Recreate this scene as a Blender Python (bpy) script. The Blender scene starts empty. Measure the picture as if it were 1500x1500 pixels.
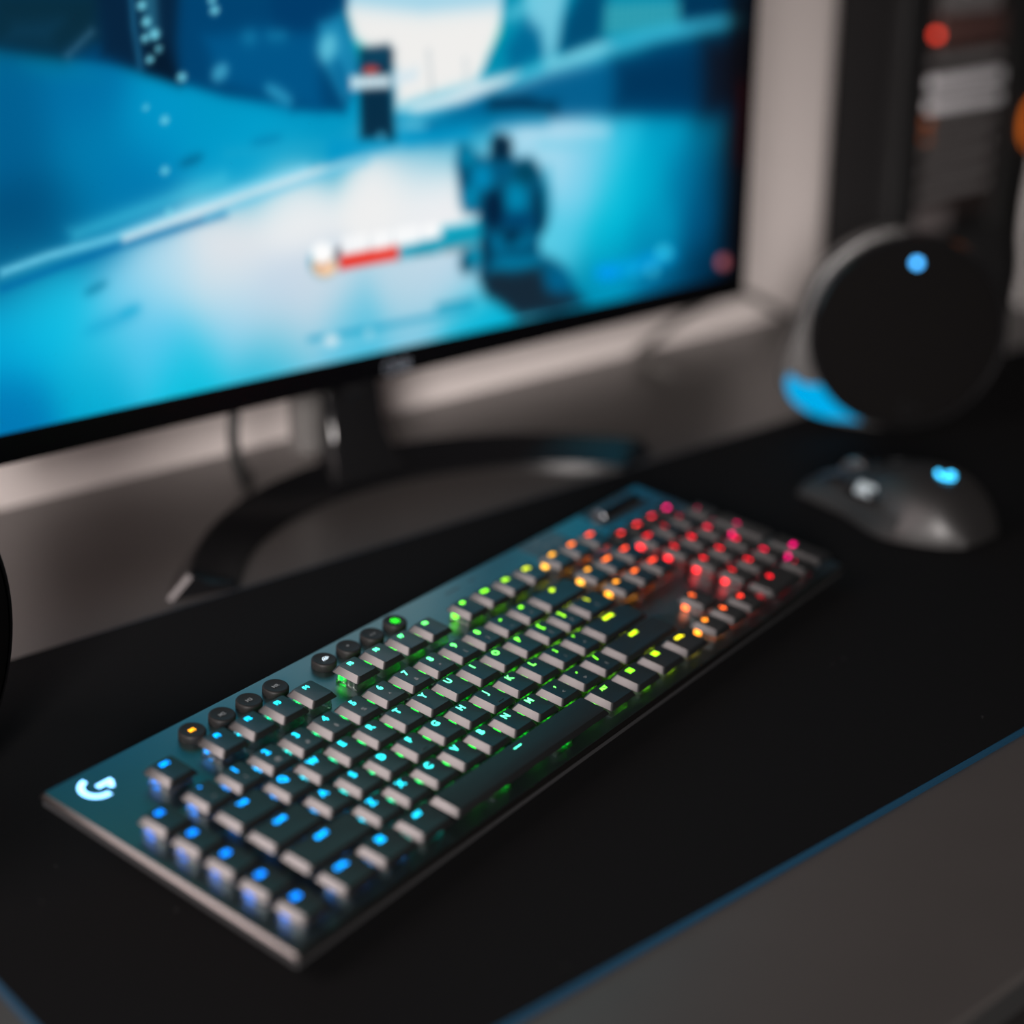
import bpy, bmesh, math, random
import numpy as np
from mathutils import Matrix, Vector

random.seed(4)
SC = bpy.context.scene
COL = SC.collection
S = 0.001                      # the model is written in millimetres
ZD = 753.0                     # height of the desk mat's top above the floor

# ------------------------------------------------------------------ helpers
def wp(x, y, z=0.0):
    return Vector((x * S, y * S, (z + ZD) * S))

def srgb(r, g, b):
    f = lambda c: c / 12.92 if c <= 0.04045 else ((c + 0.055) / 1.055) ** 2.4
    return (f(r / 255), f(g / 255), f(b / 255))

def link(o, parent=None):
    COL.objects.link(o)
    if parent is not None:
        o.parent = parent
    return o

def tag(o, label=None, cat=None, group=None, kind=None):
    for k, v in (('label', label), ('category', cat), ('group', group), ('kind', kind)):
        if v:
            o[k] = v
    return o

def empty(name, loc, rz=0.0):
    o = bpy.data.objects.new(name, None)
    o.empty_display_size = 0.02
    o.location = loc
    o.rotation_euler = (0, 0, rz)
    return link(o)

class MB:
    """collects verts (mm) and faces, makes one mesh"""
    def __init__(self):
        self.v, self.f, self.mi = [], [], []
    def add(self, vs, fs, m=0):
        n = len(self.v)
        self.v += [tuple(p) for p in vs]
        self.f += [tuple(i + n for i in q) for q in fs]
        self.mi += [m] * len(fs)
        return self
    def box(self, x0, x1, y0, y1, z0, z1, m=0):
        vs = [(x0,y0,z0),(x1,y0,z0),(x1,y1,z0),(x0,y1,z0),(x0,y0,z1),(x1,y0,z1),(x1,y1,z1),(x0,y1,z1)]
        return self.add(vs, [(0,3,2,1),(4,5,6,7),(0,1,5,4),(1,2,6,5),(2,3,7,6),(3,0,4,7)], m)
    def loft(self, rings, cap0=True, cap1=True, closed=True, m=0):
        n = len(rings[0]); vs = [p for r in rings for p in r]; fs = []
        k = n if closed else n - 1
        for i in range(len(rings) - 1):
            for j in range(k):
                a, b = i * n + j, i * n + (j + 1) % n
                fs.append((a, b, b + n, a + n))
        if cap0: fs.append(tuple(reversed(range(n))))
        if cap1: fs.append(tuple(range((len(rings) - 1) * n, len(rings) * n)))
        return self.add(vs, fs, m)
    def rbox(self, x0, x1, y0, y1, z0, z1, r=2.0, b=0.6, m=0):
        w, d = x1 - x0, y1 - y0; cx, cy = (x0 + x1) / 2, (y0 + y1) / 2
        R = lambda i, z: [(cx + p[0], cy + p[1], z) for p in rrect(w - 2 * i, d - 2 * i, max(r - i, 0.05))]
        return self.loft([R(b, z0), R(0, z0 + b), R(0, z1 - b), R(b, z1)], m=m)
    def lathe(self, prof, n=48, c=(0, 0, 0), axis='z', m=0):
        """prof: (radius, height) pairs from bottom to top"""
        rings = []
        for r, h in prof:
            ring = []
            for k in range(n):
                a = 2 * math.pi * k / n
                x, y = max(r, 1e-3) * math.cos(a), max(r, 1e-3) * math.sin(a)
                if axis == 'z': p = (x, y, h)
                elif axis == 'y': p = (x, h, -y)
                else: p = (h, x, y)
                ring.append((p[0] + c[0], p[1] + c[1], p[2] + c[2]))
            rings.append(ring)
        return self.loft(rings, m=m)
    def prism(self, pts, y0, y1, m=0):
        """outline in x,z extruded along y"""
        n = len(pts)
        vs = [(x, y0, z) for x, z in pts] + [(x, y1, z) for x, z in pts]
        fs = [tuple(range(n)), tuple(reversed(range(n, 2 * n)))]
        fs += [(i, i + n, (i + 1) % n + n, (i + 1) % n) for i in range(n)]
        return self.add(vs, fs, m)
    def slab(self, pts, z0, z1, m=0):
        n = len(pts)
        vs = [(x, y, z0) for x, y in pts] + [(x, y, z1) for x, y in pts]
        fs = [tuple(reversed(range(n))), tuple(range(n, 2 * n))]
        fs += [(i, (i + 1) % n, (i + 1) % n + n, i + n) for i in range(n)]
        return self.add(vs, fs, m)
    def tube(self, pts, r, n=12, m=0):
        P = [Vector(p) for p in pts]; rings = []; up = Vector((0, 0, 1))
        for i, p in enumerate(P):
            t = (P[min(i + 1, len(P) - 1)] - P[max(i - 1, 0)]).normalized()
            a = t.cross(up) if i == 0 else pa - t * pa.dot(t)
            if a.length < 1e-3: a = t.cross(Vector((1, 0, 0)))
            a.normalize(); pa = a; b = a.cross(t)
            rr = r[i] if isinstance(r, (list, tuple)) else r
            rings.append([tuple(p + a * rr * math.cos(2*math.pi*k/n) + b * rr * math.sin(2*math.pi*k/n)) for k in range(n)])
        return self.loft(rings, m=m)
    def mesh(self, name, mats, ang=32):
        me = bpy.data.meshes.new(name)
        me.from_pydata([(x * S, y * S, z * S) for x, y, z in self.v], [], self.f)
        for m in (mats if isinstance(mats, (list, tuple)) else [mats]):
            me.materials.append(m)
        bm = bmesh.new(); bm.from_mesh(me)
        for f, mi in zip(bm.faces, self.mi): f.material_index = mi
        bmesh.ops.recalc_face_normals(bm, faces=bm.faces)
        bm.to_mesh(me); bm.free()
        me.polygons.foreach_set('use_smooth', [True] * len(me.polygons))
        me.set_sharp_from_angle(angle=math.radians(ang))
        return me
    def build(self, name, mats, parent=None, ang=32, loc=None):
        o = bpy.data.objects.new(name, self.mesh(name, mats, ang))
        if loc is not None: o.location = loc
        return link(o, parent)

def rrect(w, d, r, n=5):
    r = min(r, w / 2 - 1e-3, d / 2 - 1e-3); out = []
    for cx, cy, a0 in ((w/2-r, d/2-r, 0), (-w/2+r, d/2-r, 90), (-w/2+r, -d/2+r, 180), (w/2-r, -d/2+r, 270)):
        for k in range(n):
            a = math.radians(a0 + 90 * k / (n - 1))
            out.append((cx + r * math.cos(a), cy + r * math.sin(a)))
    return out

def smooth_path(pts, k=8):
    out = []; P = [Vector(p) for p in pts]
    for i in range(len(P) - 1):
        p0, p1, p2, p3 = P[max(i-1,0)], P[i], P[i+1], P[min(i+2,len(P)-1)]
        for j in range(k):
            t = j / k
            out.append(0.5*((2*p1)+(p2-p0)*t+(2*p0-5*p1+4*p2-p3)*t*t+(3*p1-p0-3*p2+p3)*t**3))
    out.append(P[-1]); return [tuple(p) for p in out]

_txt = {}
def text_mesh(s, size, mat, bold=0.0):
    key = (s, size, mat.name, bold)
    if key not in _txt:
        c = bpy.data.curves.new('text', 'FONT')
        c.body = s; c.size = size * S; c.align_x = 'CENTER'; c.align_y = 'CENTER'
        c.offset = bold * S; c.extrude = 0.03 * S; c.resolution_u = 4
        o = bpy.data.objects.new('text', c); COL.objects.link(o)
        bpy.context.view_layer.update()
        me = bpy.data.meshes.new_from_object(o.evaluated_get(bpy.context.evaluated_depsgraph_get()))
        me.name = 'legend'; me.materials.clear(); me.materials.append(mat)
        bpy.data.objects.remove(o); bpy.data.curves.remove(c)
        _txt[key] = me
    return _txt[key]

# ------------------------------------------------------------------ materials
def nodes(name):
    m = bpy.data.materials.new(name); m.use_nodes = True
    nt = m.node_tree; nt.nodes.clear()
    out = nt.nodes.new('ShaderNodeOutputMaterial')
    return m, nt, out

def pbr(name, col, rough=0.5, metal=0.0, spec=0.5, coat=0.0, bump=None, mottle=None, aniso=None):
    m, nt, out = nodes(name); b = nt.nodes.new('ShaderNodeBsdfPrincipled')
    b.inputs['Base Color'].default_value = (*col, 1); b.inputs['Roughness'].default_value = rough
    b.inputs['Metallic'].default_value = metal; b.inputs['Specular IOR Level'].default_value = spec
    b.inputs['Coat Weight'].default_value = coat; b.inputs['Coat Roughness'].default_value = 0.05
    tc = nt.nodes.new('ShaderNodeTexCoord')
    if bump or mottle:
        sc, amt, stretch = bump or mottle
        mp = nt.nodes.new('ShaderNodeMapping'); mp.inputs['Scale'].default_value = stretch
        nz = nt.nodes.new('ShaderNodeTexNoise'); nz.inputs['Scale'].default_value = sc; nz.inputs['Detail'].default_value = 4
        nt.links.new(tc.outputs['Object'], mp.inputs['Vector']); nt.links.new(mp.outputs['Vector'], nz.inputs['Vector'])
        if bump:
            bp = nt.nodes.new('ShaderNodeBump'); bp.inputs['Strength'].default_value = amt; bp.inputs['Distance'].default_value = 0.0004
            nt.links.new(nz.outputs['Fac'], bp.inputs['Height']); nt.links.new(bp.outputs['Normal'], b.inputs['Normal'])
        else:
            rp = nt.nodes.new('ShaderNodeValToRGB'); e = rp.color_ramp.elements
            e[0].position, e[1].position = .3, .7
            e[0].color = (*[c * (1 - amt) for c in col], 1); e[1].color = (*[c * (1 + amt) for c in col], 1)
            nt.links.new(nz.outputs['Fac'], rp.inputs['Fac']); nt.links.new(rp.outputs['Color'], b.inputs['Base Color'])
    if aniso: b.inputs['Anisotropic'].default_value = aniso
    nt.links.new(b.outputs['BSDF'], out.inputs['Surface'])
    return m

def emit(name, col, strength):
    m, nt, out = nodes(name); e = nt.nodes.new('ShaderNodeEmission')
    e.inputs['Color'].default_value = (*col, 1); e.inputs['Strength'].default_value = strength
    nt.links.new(e.outputs['Emission'], out.inputs['Surface']); return m

def emit_object(name, gain):
    """lamp colour from the object's own colour, strength from its alpha"""
    m, nt, out = nodes(name); e = nt.nodes.new('ShaderNodeEmission'); i = nt.nodes.new('ShaderNodeObjectInfo')
    k = nt.nodes.new('ShaderNodeMath'); k.operation = 'MULTIPLY'; k.inputs[1].default_value = gain
    nt.links.new(i.outputs['Color'], e.inputs['Color']); nt.links.new(i.outputs['Alpha'], k.inputs[0])
    nt.links.new(k.outputs['Value'], e.inputs['Strength']); nt.links.new(e.outputs['Emission'], out.inputs['Surface'])
    return m

# camera and keyboard pose (mm, world axes along the desk)
CAM_F = 2364.957
CAM_C = [-266.086, -435.81, 385.933]
CAM_R = [[0.753947, 0.23623, -0.612992], [-0.656934, 0.269333, -0.7042], [-0.001255, 0.933625, 0.35825]]
KM = [[0.975736, -0.217077, 0.028579], [0.21895, 0.967389, -0.127359], [0.0, 0.130526, 0.991445]]

# picture on the monitor: millimetres on the panel, colour
SCREEN_BASE = [(-253.9,303.6,(0,95,145)),(-208.9,286.4,(0,110,165)),(-250.9,264.6,(0,95,145)),(-240.4,219.5,(0,75,120)),(-259.1,195.7,(0,85,130)),(-208.3,253.3,(0,125,175)),(-164.8,264.3,(0,150,200)),(-120.0,264.3,(0,150,195)),(-121.8,240.9,(0,150,200)),(-180.9,231.5,(0,120,175)),(-212.6,212.2,(0,120,170)),(-78.0,252.7,(0,155,200)),(-48.0,254.2,(0,150,195)),(15.4,252.9,(0,140,190)),(37.4,242.4,(0,150,195)),(-107.6,241.5,(0,165,210)),(-264.0,154.4,(0,165,215)),(-268.6,115.8,(0,120,180)),(-239.2,157.9,(0,190,228)),(-221.9,122.6,(0,170,210)),(-245.5,174.5,(40,195,230)),(-191.5,166.0,(120,205,238)),(-211.0,145.0,(60,195,230)),(-176.1,138.9,(90,200,238)),(-168.1,178.5,(190,222,238)),(-125.1,196.9,(228,230,234)),(-127.5,164.2,(215,225,233)),(-80.7,207.9,(236,238,240)),(-129.4,139.2,(150,210,238)),(-154.8,118.2,(0,190,222)),(-94.6,146.2,(200,216,232)),(-64.0,145.7,(205,218,230)),(-44.2,120.1,(150,205,228)),(-85.9,122.9,(185,210,228)),(-96.8,111.7,(0,180,215)),(-33.8,109.2,(40,185,220)),(-7.8,212.3,(240,240,240)),(25.7,226.1,(225,235,240)),(36.4,198.4,(240,240,242)),(11.9,138.2,(190,215,230)),(11.0,110.5,(130,200,225)),(58.2,107.2,(0,180,215)),(46.7,137.5,(190,215,232)),(133.1,226.9,(160,215,238)),(171.9,225.7,(150,210,235)),(198.7,228.0,(30,190,225)),(255.0,222.9,(0,160,200)),(133.2,206.0,(170,220,240)),(159.4,188.9,(140,212,240)),(179.2,201.1,(120,208,235)),(199.9,189.2,(0,190,220)),(234.9,190.3,(0,170,205)),(271.5,186.3,(0,120,165)),(301.9,183.0,(0,80,120)),(329.3,180.0,(6,20,35)),(334.9,210.7,(25,8,12)),(299.7,219.0,(0,110,145)),(332.0,142.7,(4,15,28)),(296.4,147.2,(0,85,130)),(243.9,148.8,(0,150,190)),(187.0,156.2,(0,185,215)),(146.7,161.5,(70,200,230)),(140.3,147.7,(100,205,230)),(201.8,124.0,(0,150,190)),(245.3,117.5,(0,110,155)),(306.3,113.9,(0,45,75)),(334.7,104.4,(4,10,18)),(167.4,119.0,(0,140,175)),(268.6,98.2,(0,60,95)),(-340.0,335.0,(0,185,172)),(-340.0,365.0,(0,185,172)),(-340.0,395.0,(0,185,172)),(-340.0,430.0,(0,105,112)),(-340.0,465.0,(0,105,112)),(-340.0,495.0,(0,105,112)),(-280.0,335.0,(0,185,172)),(-280.0,365.0,(0,185,172)),(-280.0,395.0,(0,185,172)),(-280.0,430.0,(0,105,112)),(-280.0,465.0,(0,105,112)),(-280.0,495.0,(0,105,112)),(-220.0,335.0,(0,185,172)),(-220.0,365.0,(0,185,172)),(-220.0,395.0,(0,185,172)),(-220.0,430.0,(0,105,112)),(-220.0,465.0,(0,105,112)),(-220.0,495.0,(0,105,112)),(-160.0,335.0,(0,185,172)),(-160.0,365.0,(0,185,172)),(-160.0,395.0,(0,185,172)),(-160.0,430.0,(0,105,112)),(-160.0,465.0,(0,105,112)),(-160.0,495.0,(0,105,112)),(-100.0,335.0,(0,185,172)),(-100.0,365.0,(0,185,172)),(-100.0,395.0,(0,185,172)),(-100.0,430.0,(0,105,112)),(-100.0,465.0,(0,105,112)),(-100.0,495.0,(0,105,112)),(-40.0,335.0,(0,185,172)),(-40.0,365.0,(0,185,172)),(-40.0,395.0,(0,185,172)),(-40.0,430.0,(0,105,112)),(-40.0,465.0,(0,105,112)),(-40.0,495.0,(0,105,112)),(20.0,335.0,(0,185,172)),(20.0,365.0,(0,185,172)),(20.0,395.0,(0,185,172)),(20.0,430.0,(0,105,112)),(20.0,465.0,(0,105,112)),(20.0,495.0,(0,105,112)),(80.0,335.0,(0,185,172)),(80.0,365.0,(0,185,172)),(80.0,395.0,(0,185,172)),(80.0,430.0,(0,105,112)),(80.0,465.0,(0,105,112)),(80.0,495.0,(0,105,112)),(140.0,335.0,(0,185,172)),(140.0,365.0,(0,185,172)),(140.0,395.0,(0,185,172)),(140.0,430.0,(0,105,112)),(140.0,465.0,(0,105,112)),(140.0,495.0,(0,105,112)),(200.0,335.0,(0,185,172)),(200.0,365.0,(0,185,172)),(200.0,395.0,(0,185,172)),(200.0,430.0,(0,105,112)),(200.0,465.0,(0,105,112)),(200.0,495.0,(0,105,112)),(260.0,335.0,(2,60,75)),(260.0,365.0,(2,60,75)),(260.0,395.0,(2,60,75)),(260.0,430.0,(2,60,75)),(260.0,465.0,(2,60,75)),(260.0,495.0,(2,60,75)),(320.0,335.0,(2,60,75)),(320.0,365.0,(2,60,75)),(320.0,395.0,(2,60,75)),(320.0,430.0,(2,60,75)),(320.0,465.0,(2,60,75)),(320.0,495.0,(2,60,75))]  # out-of-view upper rows: teal added to tint the keyboard's reflections
SCREEN_OPS = [
(((-222.6,204.9),(-181.4,213.1),(-121.7,225.1),(-123.8,231.3),(-183.2,219.2),(-224.2,210.8)),(70,195,225),5,0.7),
(((-121.5,240.9),(-73.6,240.1),(-6.7,237.9),(-6.9,242.1),(-73.8,244.2),(-121.7,244.8)),(30,165,205),5,0.6),
(((-154.5,288.4),(-115.1,274.1),(-72.9,262.8),(-71.9,265.9),(-113.9,277.0),(-153.2,291.2)),(0,110,160),4,0.6),
(((-137.8,243.0),(-138.1,242.1),(-139.3,241.1),(-141.4,240.1),(-143.9,239.3),(-146.6,238.8),(-149.0,238.7),(-150.7,238.9),(-151.4,239.5),(-151.2,240.3),(-150.0,241.3),(-147.9,242.3),(-145.4,243.1),(-142.7,243.6),(-140.4,243.8),(-138.6,243.6)),(0,80,120),3,0.7),
(((-83.3,248.8),(-83.9,248.1),(-85.9,247.4),(-89.0,246.8),(-92.6,246.4),(-96.2,246.3),(-99.3,246.4),(-101.5,246.8),(-102.3,247.3),(-101.7,248.0),(-99.7,248.7),(-96.7,249.3),(-93.1,249.6),(-89.5,249.8),(-86.3,249.7),(-84.2,249.3)),(0,110,160),3,0.6),
(((-196.7,290.2),(-199.0,289.4),(-204.4,289.5),(-212.2,290.7),(-221.1,292.7),(-229.6,295.2),(-236.6,297.8),(-241.0,300.1),(-242.2,301.8),(-240.1,302.6),(-235.0,302.5),(-227.5,301.4),(-218.7,299.5),(-210.1,297.1),(-202.8,294.4),(-198.1,292.0)),(0,120,165),5,0.5),
(((-266.8,191.3),(-238.4,196.6),(-200.4,201.0),(-160.2,208.4),(-113.2,218.8),(-63.9,226.1),(-65.2,230.2),(-114.5,222.8),(-161.4,212.3),(-201.3,204.9),(-239.2,200.4),(-267.7,195.0)),(120,212,240),2.5,0.95),
(((-268.0,182.8),(-230.9,190.2),(-196.7,196.2),(-161.1,200.9),(-123.8,206.6),(-124.7,209.8),(-161.9,204.1),(-197.4,199.3),(-231.7,193.2),(-268.7,185.7)),(0,105,165),2.5,0.95),
(((-191.8,200.1),(-155.9,207.3),(-108.8,215.6),(-64.2,223.0),(10.0,233.1),(8.7,237.0),(-65.3,226.7),(-109.9,219.2),(-156.9,210.8),(-192.9,203.5)),(225,236,242),2.5,0.95),
(((-137.9,205.6),(-89.7,214.8),(-49.1,222.0),(-17.5,226.7),(-18.4,229.2),(-50.0,224.4),(-90.5,217.3),(-138.7,207.9)),(110,200,232),2,0.8),
(((-205.8,178.4),(-206.0,177.6),(-207.1,176.5),(-208.9,175.4),(-211.2,174.5),(-213.6,173.8),(-215.8,173.6),(-217.4,173.7),(-218.2,174.3),(-218.1,175.1),(-217.0,176.2),(-215.2,177.3),(-212.9,178.2),(-210.4,178.9),(-208.3,179.1),(-206.6,179.0)),(0,110,150),3,0.7),
(((-186.9,159.4),(-187.7,157.9),(-191.0,156.1),(-196.1,154.3),(-202.3,152.7),(-208.7,151.6),(-214.1,151.1),(-218.0,151.4),(-219.6,152.3),(-218.7,153.8),(-215.6,155.5),(-210.6,157.4),(-204.4,159.0),(-198.1,160.1),(-192.5,160.6),(-188.5,160.3)),(0,150,200),5,0.5),
(((-186.4,161.8),(-186.5,160.9),(-187.5,159.9),(-189.1,158.9),(-191.2,158.1),(-193.4,157.5),(-195.4,157.4),(-196.8,157.6),(-197.6,158.2),(-197.5,159.1),(-196.6,160.1),(-195.0,161.1),(-192.9,161.9),(-190.7,162.5),(-188.7,162.6),(-187.2,162.4)),(0,165,210),3,0.5),
(((-34.0,333.4),(99.1,328.8),(96.1,311.8),(81.2,282.5),(69.4,268.1),(37.9,263.9),(4.6,258.1),(3.3,283.2),(-17.8,296.8),(-27.8,303.4),(-32.2,317.6)),(240,239,237),3,1.0),
(((-34.0,333.4),(99.1,328.8),(96.1,317.0),(28.1,315.7),(-31.9,323.1)),(150,208,232),6,0.9),
(((30.2,293.2),(32.8,264.3),(35.1,264.2),(32.4,293.2)),(190,200,205),1.5,0.8),
(((60.4,285.9),(61.9,268.6),(64.2,268.5),(62.7,285.8)),(190,205,212),1.5,0.7),
(((-256.8,341.2),(-28.9,333.2),(-31.7,317.6),(-27.9,301.4),(-23.6,280.9),(-34.9,259.2),(-72.4,264.3),(-77.1,267.9),(-119.1,275.9),(-149.8,285.8),(-179.0,295.9),(-219.1,303.5),(-260.4,311.6)),(0,66,112),3,1.0),
(((-256.8,341.2),(-187.3,338.7),(-194.2,310.6),(-219.1,303.5),(-260.4,311.6)),(8,42,58),6,0.95),
(((-244.1,322.0),(-217.0,322.4),(-226.0,312.4),(-248.7,315.4)),(12,58,84),6,0.8),
(((-195.3,339.0),(-144.5,337.3),(-148.8,308.1),(-148.9,285.7),(-179.0,295.9),(-194.9,303.5)),(6,34,60),4,0.95),
(((-175.7,334.7),(-175.8,316.7),(-173.6,294.7),(-171.1,294.9),(-173.3,316.9),(-173.2,334.8)),(30,105,145),2,0.9),
(((-215.2,303.4),(-199.1,315.6),(-200.4,316.9),(-216.5,304.7)),(60,110,140),3,0.8),
(((-168.3,338.1),(-159.1,337.8),(-160.0,308.7),(-164.6,305.3),(-167.8,316.5)),(40,110,140),3,0.8),
(((-168.5,309.2),(-156.6,308.6),(-148.9,285.7),(-168.3,293.0)),(4,24,44),3,0.9),
(((-166.3,328.0),(-166.6,327.2),(-167.2,326.5),(-168.1,326.0),(-169.0,325.9),(-170.0,326.1),(-170.7,326.6),(-171.2,327.4),(-171.3,328.2),(-171.1,329.0),(-170.5,329.7),(-169.6,330.1),(-168.6,330.2),(-167.7,330.0),(-166.9,329.5),(-166.4,328.8)),(120,215,235),1.2,0.95),
(((-164.2,319.2),(-164.4,318.4),(-165.0,317.7),(-165.9,317.3),(-166.9,317.1),(-167.8,317.4),(-168.6,317.9),(-169.1,318.6),(-169.2,319.4),(-168.9,320.3),(-168.3,320.9),(-167.5,321.4),(-166.5,321.5),(-165.5,321.3),(-164.8,320.8),(-164.3,320.0)),(120,215,235),1.2,0.95),
(((-159.2,312.4),(-159.5,311.4),(-160.3,310.6),(-161.3,310.1),(-162.4,310.0),(-163.6,310.2),(-164.5,310.8),(-165.0,311.7),(-165.2,312.7),(-164.9,313.6),(-164.1,314.4),(-163.1,314.9),(-162.0,315.1),(-160.9,314.8),(-159.9,314.2),(-159.4,313.4)),(120,215,235),1.2,0.95),
(((-166.2,310.6),(-166.5,309.9),(-167.0,309.3),(-167.7,308.9),(-168.5,308.8),(-169.3,309.0),(-169.9,309.5),(-170.4,310.1),(-170.4,310.8),(-170.2,311.5),(-169.7,312.0),(-169.0,312.4),(-168.2,312.5),(-167.4,312.3),(-166.7,311.9),(-166.3,311.3)),(120,215,235),1.2,0.95),
(((-158.7,304.3),(-158.8,303.7),(-159.3,303.2),(-159.8,303.0),(-160.5,302.9),(-161.2,303.0),(-161.7,303.4),(-162.0,303.9),(-162.1,304.4),(-161.9,305.0),(-161.5,305.5),(-160.9,305.7),(-160.2,305.8),(-159.6,305.7),(-159.1,305.3),(-158.7,304.8)),(120,215,235),1.2,0.95),
(((-164.3,299.1),(-164.5,298.4),(-165.0,297.8),(-165.8,297.4),(-166.6,297.4),(-167.4,297.5),(-168.0,298.0),(-168.4,298.6),(-168.5,299.3),(-168.3,300.0),(-167.8,300.6),(-167.1,300.9),(-166.2,301.0),(-165.4,300.8),(-164.8,300.4),(-164.4,299.8)),(120,215,235),1.2,0.95),
(((-120.1,323.4),(-120.3,322.6),(-121.0,321.9),(-121.9,321.4),(-122.9,321.3),(-123.9,321.5),(-124.8,322.0),(-125.3,322.8),(-125.4,323.7),(-125.2,324.5),(-124.5,325.2),(-123.6,325.6),(-122.6,325.8),(-121.6,325.5),(-120.7,325.0),(-120.2,324.3)),(120,215,235),1.2,0.95),
(((-121.9,329.1),(-122.1,328.4),(-122.6,327.8),(-123.4,327.4),(-124.3,327.3),(-125.1,327.5),(-125.8,327.9),(-126.2,328.5),(-126.3,329.3),(-126.1,329.9),(-125.6,330.5),(-124.8,330.9),(-124.0,331.0),(-123.1,330.8),(-122.4,330.4),(-122.0,329.8)),(120,215,235),1.2,0.95),
(((-144.3,288.0),(-144.6,287.2),(-145.2,286.5),(-146.1,286.1),(-147.2,286.0),(-148.2,286.2),(-149.0,286.8),(-149.5,287.5),(-149.6,288.4),(-149.3,289.2),(-148.7,289.9),(-147.8,290.4),(-146.8,290.5),(-145.8,290.2),(-145.0,289.7),(-144.5,288.9)),(120,215,235),1.2,0.95),
(((-157.8,265.2),(-158.0,264.5),(-158.5,263.9),(-159.3,263.6),(-160.1,263.5),(-160.9,263.7),(-161.6,264.2),(-162.0,264.8),(-162.1,265.6),(-161.9,266.3),(-161.4,266.9),(-160.6,267.2),(-159.8,267.3),(-159.0,267.1),(-158.3,266.6),(-157.9,265.9)),(120,215,235),1.2,0.95),
(((-160.2,237.0),(-160.5,236.3),(-161.0,235.7),(-161.8,235.3),(-162.6,235.3),(-163.4,235.5),(-164.1,236.0),(-164.5,236.7),(-164.6,237.4),(-164.4,238.2),(-163.9,238.7),(-163.1,239.1),(-162.3,239.1),(-161.4,238.9),(-160.8,238.4),(-160.3,237.7)),(120,215,235),1.2,0.95),
(((-170.1,273.4),(-170.2,273.0),(-170.5,272.7),(-171.0,272.4),(-171.5,272.4),(-171.9,272.5),(-172.3,272.8),(-172.6,273.2),(-172.6,273.6),(-172.5,274.0),(-172.2,274.4),(-171.7,274.6),(-171.2,274.6),(-170.8,274.5),(-170.4,274.2),(-170.1,273.8)),(120,215,235),1.2,0.95),
(((-160.1,213.4),(-160.3,212.9),(-160.7,212.4),(-161.3,212.1),(-162.0,212.1),(-162.6,212.3),(-163.2,212.7),(-163.5,213.3),(-163.6,213.9),(-163.4,214.4),(-163.0,214.9),(-162.4,215.2),(-161.7,215.2),(-161.0,215.0),(-160.5,214.6),(-160.2,214.1)),(120,215,235),1.2,0.95),
(((-130.2,309.0),(-88.6,312.5),(-52.6,308.7),(-52.6,262.7),(-77.1,267.9),(-123.1,283.9)),(0,88,140),5,0.85),
(((-84.8,335.2),(-34.0,333.4),(-45.1,310.3),(-84.1,308.4)),(0,58,105),5,0.8),
(((-118.2,286.8),(-120.0,285.3),(-122.0,284.5),(-124.0,284.4),(-125.7,285.0),(-126.8,286.3),(-127.1,287.9),(-126.6,289.8),(-125.4,291.6),(-123.6,293.0),(-121.5,293.8),(-119.5,293.9),(-117.9,293.3),(-116.8,292.1),(-116.5,290.4),(-117.0,288.5)),(70,170,205),2.5,0.8),
(((-96.0,307.1),(-96.5,305.7),(-97.6,304.5),(-99.1,303.8),(-100.9,303.6),(-102.7,304.0),(-104.1,304.9),(-105.0,306.2),(-105.3,307.6),(-104.8,309.1),(-103.7,310.2),(-102.2,311.0),(-100.4,311.2),(-98.6,310.8),(-97.2,309.9),(-96.3,308.6)),(20,125,170),4,0.7),
(((-75.1,307.2),(-75.7,306.0),(-77.2,305.1),(-79.5,304.5),(-82.0,304.4),(-84.5,304.8),(-86.7,305.6),(-88.0,306.7),(-88.4,307.9),(-87.9,309.0),(-86.4,309.9),(-84.2,310.5),(-81.6,310.6),(-79.1,310.2),(-77.0,309.5),(-75.6,308.4)),(20,130,175),4,0.7),
(((-74.0,268.3),(-75.6,267.8),(-78.2,268.2),(-81.4,269.5),(-84.8,271.5),(-87.9,273.8),(-90.1,276.1),(-91.1,278.1),(-90.9,279.4),(-89.3,279.9),(-86.8,279.5),(-83.6,278.3),(-80.2,276.3),(-77.1,274.0),(-74.9,271.7),(-73.8,269.7)),(50,165,205),3,0.8),
(((-50.9,312.6),(-34.7,317.7),(-25.4,299.3),(-24.1,281.0),(-34.6,265.4),(-47.3,286.6),(-53.2,298.9)),(30,150,195),4,0.8),
(((-39.9,297.2),(-41.2,294.3),(-43.3,292.1),(-45.7,290.9),(-48.1,290.8),(-50.1,291.9),(-51.5,294.0),(-52.0,296.7),(-51.5,299.7),(-50.2,302.6),(-48.1,304.8),(-45.7,306.0),(-43.3,306.1),(-41.3,305.0),(-39.9,303.0),(-39.4,300.2)),(110,205,228),4,0.8),
(((-33.1,282.7),(-31.6,278.9),(-30.9,275.6),(-31.0,273.2),(-31.9,272.1),(-33.5,272.5),(-35.6,274.3),(-37.8,277.3),(-39.8,280.9),(-41.2,284.7),(-41.9,288.0),(-41.8,290.3),(-40.9,291.4),(-39.3,291.0),(-37.3,289.2),(-35.1,286.3)),(0,90,140),3,0.7),
(((75.2,266.3),(81.2,284.6),(93.1,299.1),(94.4,328.9),(346.0,320.1),(348.3,290.6),(197.1,282.1),(126.4,275.2),(84.0,260.4)),(0,140,175),3,1.0),
(((114.0,328.2),(150.8,326.9),(146.1,300.7),(142.0,278.6),(130.1,277.2),(126.3,292.9),(114.1,302.3)),(130,208,230),4,0.9),
(((97.2,290.2),(114.0,308.8),(126.3,299.5),(130.1,283.8),(120.2,280.0),(99.0,272.6)),(0,100,145),5,0.9),
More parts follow.
